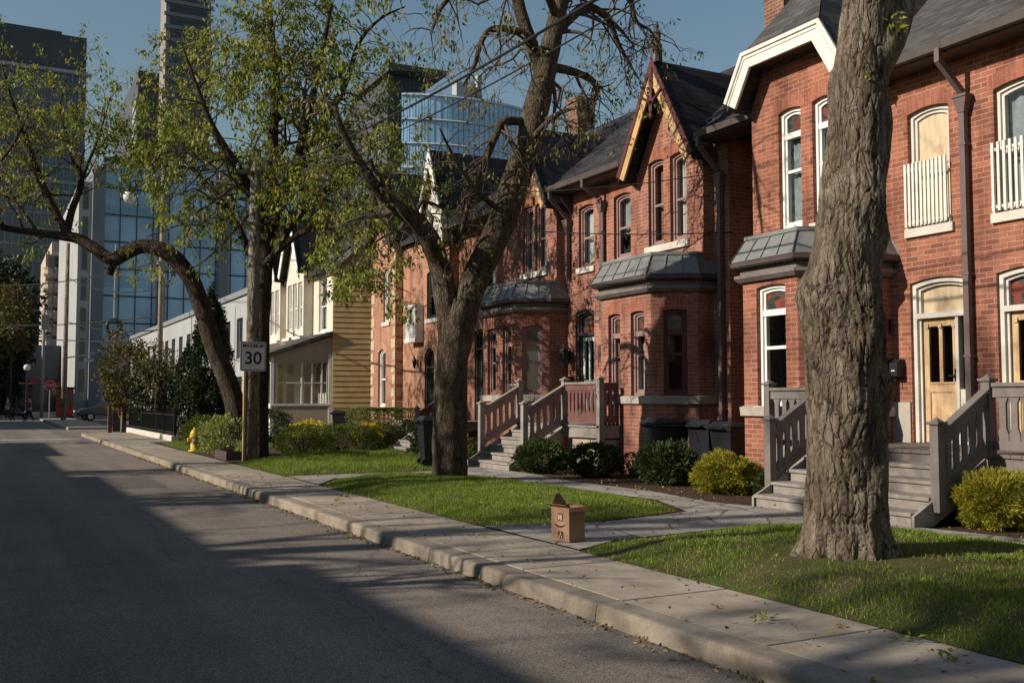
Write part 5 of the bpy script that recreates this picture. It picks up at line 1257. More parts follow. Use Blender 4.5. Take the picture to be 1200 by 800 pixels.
# trees past the garden
def bushy(label, x, y, rx, ry, z0, rz, n, size, leaf, seed, shape='ball', name='tree'):
    t = thing(name, label, 'tree', (x, y, .12)); rs = np.random.default_rng(seed)
    Dn = unit(rs.normal(size=(n, 3))); rad = rs.uniform(.35, 1, n)**.5
    bv = np.array([noise.noise(tuple(d*1.9+seed)) + .8*noise.noise(tuple(d*4.4+seed*2)) for d in Dn])
    P = Dn*(rad*(1+.45*bv))[:, None]
    if shape == 'column':
        P = np.column_stack([P[:, 0], P[:, 1], np.sign(P[:, 2])*np.abs(P[:, 2])**.7]); h = (P[:, 2]+1)/2; P[:, :2] *= np.clip(1.35-h**2*1.1, .2, 1)[:, None]
    P = P*np.array([rx, ry, rz])+np.array([x, y, z0+rz]); P[:, 2] = np.maximum(P[:, 2], .3)
    lum = np.array([noise.noise(tuple(p*1.3)) for p in P]); L = rs.uniform(.6, 1.3, n)*size
    D = unit(Dn)*.6+rs.normal(0, .5, (n, 3))+np.array([0, 0, .5 if shape == 'column' else -.1])
    quads_mesh('foliage', leaf_quads(P, D, L, L*rs.uniform(.35, .6, n)), np.clip(.45+lum*.6+rs.normal(0, .2, n), 0, 1), leaf, t)
    g = Grow(seed, .0, .5, .3); tr = MB(); tr.tube([(x, y, .0), (x+.05, y, z0+rz*.5), (x, y+.1, z0+rz*1.3)], [.11, .08, .03], 8)
    for k in range(9): g.branch(Vector((x, y, z0+rz*.1*k+.2)), Vector((rs.normal(), rs.normal(), .6)), min(rx, rz)*.9, .03, 1, 2, 3)
    obj('trunk', tr, 'bark3', t, True); obj('branches', g.mb, 'twig', t)
    return t
bushy('tall narrow evergreen column beside the white building', 8.05, 40.3, .78, .78, .25, 2.7, 15000, .16, 'leaf_cedar', 41, 'column')
bushy('rust and olive leaved small tree at the street corner', 5.9, 49.2, 1.15, 1.15, 1.0, 1.75, 5500, .16, 'leaf_rust', 42)
bushy('dark bushy evergreen behind the black iron fence', 7.0, 45.5, 1.2, 1.1, .5, 1.45, 6500, .15, 'leaf_cedar', 43)
bushy('thin rusty budding tree leaning over the iron fence', 6.6, 44.4, .9, .9, 1.9, 1.1, 1300, .13, 'leaf_rust', 44)
bushy('dark cone of cedar right of the iron fence', 7.6, 42.6, .75, .75, .3, 1.75, 4500, .14, 'leaf_cedar', 45, 'column')
bushy('dark conifer mass shading the far left side of the street', -1.5+3.2, 118, 3.4, 4, 1.0, 7.5, 9000, .6, 'leaf_cedar', 46)
bushy('rust coloured tree crown poking in at the left edge of the far street', 2.2, 92, 1.4, 1.6, 5.2, 3., 2200, .35, 'leaf_rust', 47)

# ================================================================== STREET FURNITURE
def wire(label, a, b, sag, r=.012, name='overhead_wire', group=None):
    a = Vector(a); b = Vector(b); pts = [a+(b-a)*t+Vector((0, 0, -4*sag*t*(1-t))) for t in [i/24 for i in range(25)]]
    return solo(name, MB().tube(pts, r, 6), 'rubber', label, 'wire', 'overhead wires')
PX, PY = 5.78, 24.2
pl = thing('utility_pole', 'weathered wooden utility pole carrying the 30 sign in front of the leafy tree', 'pole', (PX, PY, .12), group='utility poles')
obj('pole', MB().tube([(PX, PY, .05), (PX+.02, PY, 4), (PX+.03, PY, 7.7)], [.165, .15, .125], 16), 'pole_wood', pl, True)
obj('bracket', MB().bar((PX-.5, PY-.1, 7.1), (PX+.6, PY-.1, 7.1), .07, .09).bar((PX-.35, PY-.16, 5.85), (PX+.12, PY-.16, 5.85), .05, .08), 'pole_wood', pl)
ins = MB()
for dx in (-.42, .1, .52): ins.lathe((PX+dx, PY-.1, 7.14), [(.02, 0), (.05, .04), (.03, .08), (.05, .12), (.02, .16)], 8)
obj('insulator', ins, 'steel', pl)
obj('cable_guard', MB().box(PX-.20, PX-.15, PY-.10, PY-.02, .1, 2.4), 'ochre', pl)

sg = thing('speed_limit_sign', 'white MAXIMUM 30 speed limit sign strapped to the utility pole', 'sign', (PX, PY-.2, 2.2))
sx0, sx1, sz0, sz1 = PX-.32, PX+.30, 2.28, 2.99; syy = PY-.185
def rrect(x0, x1, z0, z1, r, k=5):
    out = []
    for cx, cz, a in ((x1-r, z0+r, -90), (x1-r, z1-r, 0), (x0+r, z1-r, 90), (x0+r, z0+r, 180)):
        for i in range(k+1):
            t = R(a+90*i/k); out.append((cx+r*math.cos(t), cz+r*math.sin(t)))
    return out
fsn = lambda a, z, d=0: Vector((a, syy+d, z))
obj('sign_plate', MB().prism(fsn, rrect(sx0, sx1, sz0, sz1, .05), 0, .012), 'sign_white', sg)
o_ = rrect(sx0+.015, sx1-.015, sz0+.015, sz1-.015, .04); i_ = rrect(sx0+.03, sx1-.03, sz0+.03, sz1-.03, .03)
obj('sign_border', MB().ring(fsn, o_, i_, -.003, .0), 'sign_black', sg)
def text(body, size, x, y, z, mat, parent, rot=(R(90), 0, 0), name='lettering', sx=1., thick=.002):
    cu = bpy.data.curves.new(name, 'FONT'); cu.body = body; cu.size = size; cu.align_x = 'CENTER'; cu.align_y = 'CENTER'; cu.extrude = thick; cu.offset = size*.014
    tmp = bpy.data.objects.new('tmp', cu); COL.objects.link(tmp)
    me = bpy.data.meshes.new_from_object(tmp.evaluated_get(bpy.context.evaluated_depsgraph_get())); bpy.data.objects.remove(tmp)
    me.materials.clear(); me.materials.append(M[mat])
    o = bpy.data.objects.new(name, me); COL.objects.link(o); o.parent = parent; og = ORG[parent.name]
    o.location = (x-og.x, y-og.y, z-og.z); o.rotation_euler = rot; o.scale = (sx, 1, 1); ORG[o.name] = og
    return o
text('MAXIMUM', .112, PX-.01, syy-.004, 2.885, 'sign_black', sg, sx=.95)
text('30', .42, PX-.01, syy-.004, 2.58, 'sign_black', sg)
obj('sign_strap', MB().box(PX-.18, PX+.20, syy+.013, syy+.03, 2.42, 2.46).box(PX-.18, PX+.20, syy+.013, syy+.03, 2.8, 2.84), 'steel', sg)

P2x, P2y = 6.85, 45.3
p2 = thing('utility_pole', 'grey street light pole with a curved arm rising out of the bushes', 'pole', (P2x, P2y, .1), group='utility poles')
obj('pole', MB().tube([(P2x, P2y, 0), (P2x, P2y, 14.0)], [.125, .09], 12), 'concrete', p2, True)
ltop = at_depth(152, 222, 43.0)
obj('lamp_arm', MB().tube([(P2x, P2y, ltop.z+.15), (P2x-.4, P2y, ltop.z+.42), (ltop.x+.2, ltop.y, ltop.z+.4), (ltop.x, ltop.y, ltop.z+.32), (ltop.x, ltop.y, ltop.z+.1)], .035, 8), 'black', p2)
obj('lamp_hood', MB().lathe((ltop.x, ltop.y, ltop.z-.12), [(.23, 0), (.22, .05), (.12, .2), (.07, .34), (.05, .4)], 14), 'black', p2, True)
obj('lamp_globe', MB().lathe((ltop.x, ltop.y, ltop.z-.62), [(.02, 0), (.13, .03), (.22, .14), (.26, .28), (.23, .42), (.2, .49)], 16), 'lamp_glass', p2, True)
obj('insulator', MB().lathe((P2x-.14, P2y-.1, 7.4), [(.02, 0), (.1, .06), (.06, .12), (.1, .18), (.02, .24)], 8).lathe((P2x-.14, P2y-.1, 10.6), [(.02, 0), (.1, .06), (.06, .12), (.1, .18), (.02, .24)], 8), 'steel', p2)
px_, py_ = 5.4, 79.
p3 = thing('utility_pole', 'tall pale pole at the far street corner with a short arm', 'pole', (px_, py_, .1), group='utility poles')
obj('pole', MB().tube([(px_, py_, 0), (px_, py_, 13)], [.19, .13], 10), 'pole_wood', p3, True)
obj('arm', MB().bar((px_, py_, 4.6), (px_+2.0, py_, 5.0), .08, .1).box(px_+1.3, px_+1.9, py_-.1, py_+.1, 4.35, 4.6), 'steel', p3)
p4 = thing('traffic_signal_pole', 'thin dark signal pole left of the tall pale pole', 'pole', (4.4, 88, .1))
obj('pole', MB().tube([(4.4, 88, 0), (4.4, 88, 9)], [.13, .1], 8), 'tower_grey', p4, True)
obj('signal_head', MB().box(4.2, 4.75, 87.8, 88.1, 7.2, 8.4), 'tower_brown', p4, bevel=.04); obj('cross_arm', MB().bar((4.4, 88, 6.4), (9.5, 88, 6.35), .08, .08), 'steel', p4)
p5 = thing('street_lamp', 'dark post with a round pale globe in front of the conifer mass', 'street lamp', (3.15, 85, .1))
obj('post', MB().lathe((3.15, 85, 0), [(.14, 0), (.12, .6), (.06, .8), (.05, 3.7), (.1, 3.8)], 10), 'black', p5); obj('globe', MB().lathe((3.15, 85, 3.8), [(.08, 0), (.2, .1), (.26, .26), (.2, .42), (.04, .5)], 12), 'lamp_glass', p5, True)
p6 = thing('stop_sign', 'red octagonal stop sign on a post by the far corner', 'sign', (4.5, 82, .1))
obj('post', MB().tube([(4.62, 82.1, 0), (4.62, 82.1, 3.0)], .04, 8), 'steel', p6)
f6 = lambda a, z, d=0: Vector((4.62+a, 82+d, 2.65+z))
oc = [(.4*math.cos(R(22.5+45*i)), .4*math.sin(R(22.5+45*i))) for i in range(8)]
obj('sign_plate', MB().prism(f6, oc, 0, .02), 'red', p6); obj('sign_border', MB().ring(f6, oc, [(a*.92, b*.92) for a, b in oc], -.004, 0), 'sign_white', p6)
text('STOP', .24, 4.62, 81.99, 2.65, 'sign_white', p6)
rb = thing('newspaper_box', 'bright red kiosk box standing past the far corner', 'kiosk', (6.2, 92, .1))
obj('cabinet', MB().box(5.7, 7.0, 91.5, 92.3, .2, 2.5), 'red', rb, bevel=.05); obj('roof', MB().box(5.6, 7.1, 91.4, 92.4, 2.5, 2.65), 'black', rb); obj('panel', MB().box(5.85, 6.25, 91.46, 91.49, 1.0, 2.3).box(6.45, 6.85, 91.46, 91.49, 1.0, 2.3), 'window_dark', rb)
obj('base', MB().box(5.65, 7.05, 91.45, 92.35, .0, .2), 'black', rb)
ns = thing('street_name_sign', 'small teal street name sign half hidden in the corner bushes', 'sign', (6.3, 46.6, .1))
obj('post', MB().tube([(6.42, 46.2, 0), (6.42, 46.2, 3.1)], .035, 8), 'steel', ns); obj('sign_plate', MB().box(6.26, 6.58, 46.12, 46.16, 2.15, 2.75), 'teal', ns)
# round dark emblem on a post (ring shaped sign)
rs_ = thing('ring_sign', 'black ring shaped sign on a thin post in front of the glass office', 'sign', at_depth(134, 480, 60))
c_ = at_depth(134, 383, 60)
ring = MB(); ring.tube([c_+Vector((.42*math.cos(t*math.pi/12), 0, .42*math.sin(t*math.pi/12))) for t in range(25)], .11, 8, False); obj('ring', ring, 'black', rs_, True)
obj('post', MB().tube([(c_.x, c_.y, 0), (c_.x, c_.y, c_.z-.4)], .05, 8).tube([(c_.x, c_.y, c_.z+.4), (c_.x, c_.y, c_.z+5)], .07, 8), 'tower_grey', rs_)

# wires
H4 = Vector((PX, PY, 0))
wire('thick black cable sweeping up from the leafy tree across the forked tree', (PX+.1, PY, 7.15), at_depth(760, -40, 11), .25, .02)
wire('second thinner cable rising beside the thick one over the forked tree', (PX+.52, PY, 7.0), at_depth(800, -30, 11.5), .25, .012)
wire('service wire from the utility pole to the ochre gabled house corner', (PX+.1, PY, 6.9), at_depth(858, 272, 19), .45, .012)
wire('upper service wire ending at the gabled house window head', (PX+.1, PY, 7.3), at_depth(838, 203, 19.2), .5, .01)
wire('black wire from the utility pole to the curved lamp pole', (PX-.4, PY, 7.25), (P2x-.1, P2y, 10.7), .35, .018)
wire('drooping slack cable between the two nearest poles', (PX-.3, PY, 5.9), (P2x-.1, P2y, 7.6), .75, .03)
wire('high wire leaving the lamp pole to the left edge', (P2x-.1, P2y, 10.75), at_depth(-60, 182, 60), .4, .025)
wire('middle wire leaving the lamp pole to the left edge', (P2x-.1, P2y, 7.6), at_depth(-40, 330, 75), .6, .03)
wire('low wire passing the glass office to the left edge', (P2x-.1, P2y, 5.2), at_depth(-40, 378, 78), .3, .03)
wire('lower wire across the far crossing from lamp pole to pale pole', (P2x-.1, P2y, 6.4), (px_, py_, 10.5), .5, .03)
wire('lowest wire hanging in front of the stone tower', (P2x-.1, P2y, 4.6), (px_, py_, 7.3), .3, .03)

# fence on a low stone kerb, with end posts
fe = thing('iron_fence', 'black iron picket fence on a low stone kerb at the street corner', 'fence', (6.15, 43, .1))
m = MB()
for i in range(86):
    y = 37.0+i*.14; m.box(6.14, 6.16, y, y+.02, .30, 1.16)
m.box(6.125, 6.175, 36.9, 49.0, 1.03, 1.07).box(6.125, 6.175, 36.9, 49.0, .40, .44)
obj('pickets', m, 'black', fe)
for y in (36.95, 41, 45, 49): obj('fence_post', MB().box(6.11, 6.19, y-.04, y+.04, .1, 1.28).lathe((6.15, y, 1.28), [(.03, 0), (.045, .04), (.01, .1)], 8), 'black', fe)
obj('stone_kerb', MB().box(6.02, 6.28, 36.9, 49.1, .0, .32), 'pale_stone', fe, bevel=.02)
gp = thing('gate_post', 'pair of weathered wooden gate posts at the corner end of the fence', 'post', (6.0, 49.9, .1))
obj('post', MB().box(5.86, 6.06, 49.7, 49.9, 0, 1.55).box(5.84, 6.08, 49.68, 49.92, 1.55, 1.6), 'pale_stone', gp); obj('post', MB().box(5.32, 5.5, 50.0, 50.2, 0, 1.7), 'brick_brown', gp); obj('gate_board', MB().box(5.51, 5.85, 49.85, 49.9, .1, 1.4), 'trim_dark', gp)
# planter, hydrant
wp = thing('planter_box', 'low weathered timber planter edging beside the pale shrub', 'planter', (5.55, 25.2, .1))
obj('boards', MB().box(5.32, 5.38, 24.7, 26.0, .12, .34).box(5.38, 6.0, 24.7, 24.76, .12, .34).box(5.38, 6.0, 25.94, 26.0, .12, .34), 'trim_brown', wp); obj('soil', MB().box(5.385, 5.99, 24.77, 25.93, .1, .27), 'soil', wp)
hx, hy = 5.42, 29.3
hd = thing('fire_hydrant', 'yellow fire hydrant at the back of the sidewalk beside the rounded shrubs', 'hydrant', (hx, hy, .13))
obj('barrel', MB().lathe((hx, hy, .13), [(.17, 0), (.17, .04), (.11, .05), (.105, .40), (.14, .41), (.14, .46), (.12, .47)], 18), 'yellow', hd, True)
obj('bonnet', MB().lathe((hx, hy, .60), [(.125, 0), (.12, .05), (.09, .12), (.04, .16), (.035, .21), (.02, .215)], 16), 'yellow', hd, True)
for s in (-1, 1): obj('hose_cap', MB().tube([(hx+s*.10, hy, .47), (hx+s*.19, hy, .47), (hx+s*.2, hy, .47)], [.055, .055, .03], 12), 'yellow', hd)
obj('pumper_cap', MB().tube([(hx-.02, hy-.10, .42), (hx-.02, hy-.18, .42), (hx-.02, hy-.2, .42)], [.075, .075, .04], 14), 'steel', hd)
# bins
def make_bin(label, x, y, rz, w=.58, d=.66, h=1.02, mat='bin', group=None):
    t = thing('wheelie_bin', label, 'bin', (0, 0, 0), group='wheeled bins by the houses'); a, b = w/2, d/2; i0, j0 = a*.78, b*.78
    body = MB().add([(-i0, -j0, .06), (i0, -j0, .06), (i0, j0, .06), (-i0, j0, .06), (-a, -b, h), (a, -b, h), (a, b, h), (-a, b, h)], [(3, 2, 1, 0), (4, 5, 6, 7), (0, 1, 5, 4), (1, 2, 6, 5), (2, 3, 7, 6), (3, 0, 4, 7)])
    body.box(-a-.02, a+.02, -b-.02, b+.02, h-.07, h-.02)
    for k in (-.5, 0, .5): body.box(-i0*.0+a*k-.012, a*k+.012, -b*.93, -b*.93+.02, .3, h-.1)
    obj('body', body, mat, t, bevel=.02)
    lid = MB().add([(-a-.03, -b-.05, h), (a+.03, -b-.05, h), (a+.03, b+.03, h), (-a-.03, b+.03, h), (-a-.02, -b-.03, h+.05), (a+.02, -b-.03, h+.05), (a*.9, b*.8, h+.10), (-a*.9, b*.8, h+.10)], [(3, 2, 1, 0), (4, 5, 6, 7), (0, 1, 5, 4), (1, 2, 6, 5), (2, 3, 7, 6), (3, 0, 4, 7)])
    obj('lid', lid, 'binlid', t, bevel=.015)
    obj('handle', MB().tube([(-a*.7, b+.02, h-.06), (-a*.7, b+.1, h-.02), (a*.7, b+.1, h-.02), (a*.7, b+.02, h-.06)], .018, 8), 'binlid', t)
    for s in (-1, 1): obj('wheel', MB().tube([(s*a*.72, b*.72, .11), (s*(a*.72+.06), b*.72, .11)], .11, 14), 'rubber', t)
    t.location = (x, y, .13); t.rotation_euler = (0, 0, rz)
    return t
b0 = make_bin('dark wheeled bin standing on the grass just left of the forked trunk', 8.72, 19.9, R(80))
for (x, y, z, rz, lab, sc) in ((11.25, 15.0, .13, R(75), 'black wheeled bin nearest the faded red porch, leftmost of the alley bins', 1.02), (11.7, 14.25, .13, R(92), 'black wheeled bin in the middle of the alley bins', 1.0), (11.55, 13.45, .13, R(88), 'black wheeled bin closest to the bay of the white gabled house', .98),
                     (11.3, 33.8, .13, R(60), 'dark bin against the yellow lap siding by the clipped hedge', 1.0)):
    copy_tree(b0, (x, y, z), rz, lab, scale=(sc, sc, sc))
# cardboard box
cb = thing('cardboard_box', 'open brown cardboard delivery box standing on the sidewalk edge', 'box', (5.42, 8.92, .148), R(14))
og = Vector((0, 0, 0)); w, d, h = .23, .26, .345; a, b = w/2, d/2; ORG[cb.name] = og
bx = MB()
for p, q, r_, s_ in (((-a, -b), (a, -b), (a, -b+.005), (-a, -b+.005)), ((-a, b-.005), (a, b-.005), (a, b), (-a, b)), ((-a, -b+.005), (-a+.005, -b+.005), (-a+.005, b-.005), (-a, b-.005)), ((a-.005, -b+.005), (a, -b+.005), (a, b-.005), (a-.005, b-.005))):
    pts = [p, q, r_, s_]; bx.add([(x, y, 0) for x, y in pts]+[(x, y, h) for x, y in pts], [(3, 2, 1, 0), (4, 5, 6, 7), (0, 1, 5, 4), (1, 2, 6, 5), (2, 3, 7, 6), (3, 0, 4, 7)])
bx.box(-a+.006, a-.006, -b+.006, b-.006, .002, .006); obj('carton', bx, 'card', cb)
def flap(pts): obj('flap', MB().add([Vector(p) for p in pts]+[Vector(p)+Vector((.003, .003, .004)) for p in pts], [(3, 2, 1, 0), (4, 5, 6, 7), (0, 1, 5, 4), (1, 2, 6, 5), (2, 3, 7, 6), (3, 0, 4, 7)]), 'card_in', cb)
flap([(-a, -b, h), (-a, b, h), (-a-.055, b+.01, h+.035), (-a-.055, -b-.01, h+.03)])
flap([(a, b, h), (a, -b, h), (a+.06, -b-.01, h-.01), (a+.06, b+.01, h+.01)])
flap([(-a, b, h), (a, b, h), (a*.25, b+.03, h+.125), (-a*.15, b+.03, h+.12)])
flap([(-a, -b, h), (a, -b, h), (a+.01, -b-.05, h-.045), (-a-.01, -b-.05, h-.04)])
ink = MB(); fl = lambda u, z, dd=0: Vector((-a-.0015-dd, -u, z))
ink.prism(fl, [(-.035, .205), (.04, .205), (.04, .285), (-.035, .285)], 0, .001)
ink.prism(fl, [(-.03, .03), (.045, .03), (.045, .10), (-.03, .10)], 0, .001)
sm = [(-.075+.15*i/10, .178-.022*math.sin(math.pi*i/10)) for i in range(11)]
ink.prism(fl, sm+[(x, z-.012-.008*math.sin(math.pi*i/10)) for i, (x, z) in reversed(list(enumerate(sm)))], 0, .001)
obj('print', ink, 'ink', cb)
pk = MB(); f3 = lambda u, z, dd=0: Vector((-a-.004-dd, -u, z))
for (u0, u1, z0, z1) in ((-.022, -.006, .215, .275), (.010, .026, .215, .275), (-.006, .010, .24, .25), (-.018, -.004, .035, .06), (.018, .03, .035, .06), (.0, .014, .065, .09)): pk.prism(f3, [(u0, z0), (u1, z0), (u1, z1), (u0, z1)], 0, .001)
obj('print_detail', pk, 'tape', cb)
# mailbox and lantern by the worn door, fittings by the green door
mbx = thing('mailbox', 'black wall mailbox with paper hooks beside the worn wooden door', 'mailbox', (12.4, 10.82, 1.95))
obj('box', MB().prism(lambda a_, z, d_=0: Vector((12.31+a_, 10.62+d_, z)), [(0, 1.95), (.18, 1.95), (.18, 2.22), (.10, 2.22), (0, 2.15)], 0, .36), 'black', mbx, bevel=.01)
obj('hook', MB().tube([(12.36, 10.7, 1.95), (12.36, 10.7, 1.86), (12.33, 10.7, 1.85)], .008, 6).tube([(12.36, 10.9, 1.95), (12.36, 10.9, 1.86), (12.33, 10.9, 1.85)], .008, 6), 'black', mbx); obj('label_plate', MB().box(12.305, 12.309, 10.66, 10.72, 2.03, 2.05), 'sign_white', mbx)
def lantern(label, x, y, z, s=1.):
    t = thing('wall_lantern', label, 'wall lamp', (x, y, z), group='wall lanterns')
    obj('bracket', MB().box(x+.12*s, x+.14*s, y-.05*s, y+.05*s, z-.1*s, z+.12*s).tube([(x+.13*s, y, z-.05*s), (x+.06*s, y, z-.22*s), (x, y, z-.16*s)], .012*s, 6), 'black', t)
    obj('cage', MB().lathe((x, y, z-.14*s), [(.02*s, -.06*s), (.05*s, 0), (.09*s, .2*s), (.095*s, .21*s), (.06*s, .28*s), (.02*s, .33*s), (.01*s, .4*s)], 6), 'black', t)
    return t
lantern('ornate black wall lantern right of the big trunk above the mailbox', 12.30, 10.86, 2.72)
lantern('dark hanging lantern left of the pale green door', 12.30, 20.42, 2.62, 1.3)
mb2 = thing('mailbox', 'pale mailbox fixed below the dark lantern by the green door', 'mailbox', (12.4, 20.42, 1.8)); obj('box', MB().box(12.40, 12.545, 20.36, 20.48, 1.75, 2.15), 'black', mb2, bevel=.01); obj('flap', MB().box(12.39, 12.399, 20.37, 20.47, 1.98, 2.1), 'steel', mb2)
lantern('small black lantern on the orange brick by the arched door', 12.05, 29.1, 2.75, .9)
pot = thing('flower_pot', 'stone urn planter on the red porch step top', 'planter', (11.05, 20.3, 1.08)); obj('pot', MB().lathe((11.2, 19.95, 1.08), [(.12, 0), (.1, .04), (.16, .2), (.2, .26), (.17, .27)], 14), 'pale_stone', pot, True)
st_ = MB(); 
for k in range(14): st_.tube([(11.2, 19.95, 1.3), (11.2+random.gauss(0, .1), 19.95+random.gauss(0, .1), 1.5), (11.2+random.gauss(0, .2), 19.95+random.gauss(0, .2), 1.75)], [.008, .006, .003], 4)
obj('dry_stems', st_, 'twig', pot)

# parked car, seen behind the corner bush
def car(label, x, y, rz):
    t = thing('parked_car', label, 'car', (0, 0, 0), group='dark parked cars'); f = lambda a, z, d=0: Vector((a, -.85+d, z))
    body = MB(); sec = [(-2.15, .42), (-2.2, .62), (-2.0, .86), (-1.0, .98), (-.35, 1.40), (.9, 1.45), (1.65, 1.08), (2.1, 1.0), (2.2, .6), (2.15, .4)]
    body.prism(f, sec, 0, 1.7); obj('body', body, 'car', t, bevel=.08)
    for d in (-.012, 1.702):
        obj('window', MB().prism(f, [(-.85, 1.0), (-.33, 1.34), (.25, 1.37), (.25, 1.0)], d, d+.01), 'window_dark', t); obj('window', MB().prism(f, [(.32, 1.0), (.32, 1.37), (.88, 1.38), (1.45, 1.05)], d, d+.01), 'window_dark', t)
    for xx in (-1.35, 1.35):
        for yy in (-.87, .72):
            w = obj('wheel', MB().tube([(xx, yy, .33), (xx, yy+.16, .33)], .33, 18), 'rubber', t); obj('rim', MB().tube([(xx, yy-.006, .33), (xx, yy+.166, .33)], .2, 12), 'steel', w)
    for yy in (-.6, .6): obj('headlight', MB().box(-2.21, -2.12, yy-.16, yy+.16, .66, .78), 'lamp_glass', t)
    obj('bumper', MB().box(-2.24, -2.1, -.8, .8, .35, .52), 'black', t)
    t.location = (x, y, 0); t.rotation_euler = (0, 0, rz); return t
car('dark car parked beyond the corner tree', 8.6, 82.0, R(8))


# ================================================================== PEOPLE AND DOG (far, small)
def skin(name, joints, bones, mat, parent, sub=1):
    me = bpy.data.meshes.new(name); me.from_pydata([Vector(j[:3]) for j in joints], bones, []); o = link(name, me, parent)
    bm = bmesh.new(); bm.from_mesh(me); lay = bm.verts.layers.skin.verify(); bm.verts.ensure_lookup_table()
    for i, j in enumerate(joints): bm.verts[i][lay].radius = (j[3], j[3]); bm.verts[i][lay].use_root = (i == 0)
    bm.to_mesh(me); bm.free()
    o.modifiers.new('skin', 'SKIN').use_smooth_shade = True; s = o.modifiers.new('sub', 'SUBSURF'); s.levels = s.render_levels = sub
    me.materials.append(M[mat]); return o
def person(label, x, y, rz, top, leg, stride=.32, lean=0.):
    t = thing('person', label, 'person', (0, 0, 0), group='people on the far street')
    J = [(0, 0, .95, .13), (0, 0, 1.2, .14), (lean*.5, 0, 1.42, .13), (lean, 0, 1.53, .055), (lean+.02, 0, 1.66, .10), (lean+.02, 0, 1.74, .085),
         (stride*.5, -.09, .52, .065), (stride, -.09, .09, .045), (stride+.16, -.09, .05, .04), (-stride*.2, .09, .5, .065), (-stride, .09, .12, .045), (-stride+.14, .09, .05, .04),
         (lean*.5, -.20, 1.38, .05), (-.10, -.25, 1.12, .042), (.08, -.24, .9, .035), (lean*.5, .20, 1.38, .05), (.12, .25, 1.14, .042), (.30, .22, 1.0, .035)]
    Bn = [(0, 1), (1, 2), (2, 3), (3, 4), (4, 5), (0, 6), (6, 7), (7, 8), (0, 9), (9, 10), (10, 11), (2, 12), (12, 13), (13, 14), (2, 15), (15, 16), (16, 17)]
    skin('body', J, Bn, 'skin', t, 1)
    g = lambda k, e: (J[k][0], J[k][1], J[k][2], J[k][3]+e)
    skin('trousers', [g(0, .02), g(6, .02), (stride, -.09, .14, .06), g(9, .02), (-stride, .09, .16, .06)], [(0, 1), (1, 2), (0, 3), (3, 4)], leg, t)
    skin('jacket', [g(1, .025), (0, 0, .98, .155), g(2, .025), g(12, .02), g(13, .018), (.06, -.24, .95, .045), g(15, .02), g(16, .018), (.26, .22, 1.03, .045)], [(0, 1), (0, 2), (2, 3), (3, 4), (4, 5), (2, 6), (6, 7), (7, 8)], top, t)
    hx_ = lean+.0; obj('hair', MB().lathe((hx_-.01, 0, 1.66), [(.07, -.02), (.112, .03), (.115, .09), (.08, .15), (.02, .175)], 12), 'cloth_dark', t, True)
    t.location = (x, y, .02); t.rotation_euler = (0, 0, rz); return t
q_ = at_depth(35, 480, 71)
person('person in a dark maroon jacket walking a dog across the far street', q_.x, q_.y, R(175), 'cloth_red', 'cloth_dark', .30, .03)
q5 = at_depth(9, 478, 78)
person('person in a grey top standing at the left edge of the far street', q5.x, q5.y, R(200), 'cloth_blue', 'cloth_dark', .08)
dg = thing('dog', 'black dog on a lead walking left ahead of the person in maroon', 'dog', (0, 0, 0))
DJ = [(0, 0, .52, .13), (.35, 0, .50, .11), (-.32, 0, .55, .15), (-.5, 0, .68, .085), (-.66, 0, .78, .085), (-.82, 0, .73, .05), (.55, 0, .56, .035), (.78, 0, .66, .02),
      (-.34, -.09, .35, .05), (-.40, -.09, .18, .035), (-.46, -.09, .03, .035), (-.30, .09, .35, .05), (-.22, .09, .18, .035), (-.26, .09, .03, .035),
      (.30, -.09, .36, .07), (.42, -.09, .22, .035), (.36, -.09, .03, .035), (.36, .09, .36, .07), (.52, .09, .22, .035), (.50, .09, .03, .035)]
skin('body', DJ, [(0, 1), (0, 2), (2, 3), (3, 4), (4, 5), (1, 6), (6, 7), (2, 8), (8, 9), (9, 10), (2, 11), (11, 12), (12, 13), (1, 14), (14, 15), (15, 16), (1, 17), (17, 18), (18, 19)], 'fur', dg, 1)
for s in (-1, 1): obj('ear', MB().add([(-.60, s*.05, .84), (-.64, s*.10, .80), (-.58, s*.10, .72), (-.56, s*.07, .8)], [(0, 1, 2, 3)]), 'fur', dg)
obj('collar', MB().tube([(-.49, 0, .66), (-.53, 0, .70)], .1, 10, False), 'red', dg)
q6 = at_depth(21, 486, 71.5); dg.location = (q6.x, q6.y, .02); dg.rotation_euler = (0, 0, R(-5))
solo('dog_lead', MB().tube([(q6.x-.45, q6.y+.05, .72), ((q6.x+q_.x)/2, (q6.y+q_.y)/2, .7), (q_.x-.26, q_.y-.1, 1.0)], .02, 5), 'cloth_dark', 'thin dark lead between the black dog and its walker', 'lead')

# ================================================================== DISTANT BUILDINGS
def px_at(u, Y): return Y*math.tan(YAW+math.atan((u-600)/F_PX))
def z_at(v, u, Y):
    p = FW+RT*((u-600)/F_PX)+UP*((400-v)/F_PX); return EYE+p.z*Y/p.y
def grid_facade(mb, fr, a0, a1, z0, z1, na, nz, wa, wz, out=.12, d=0.):
    for i in range(na+1):
        a = a0+(a1-a0)*i/na; mb.fbox(fr, a-wa/2, a+wa/2, z0, z1, -out+d, .0+d)
    for j in range(nz+1):
        z = z0+(z1-z0)*j/nz; mb.fbox(fr, a0, a1, z-wz/2, z+wz/2, -out*.8+d, -.001+d)
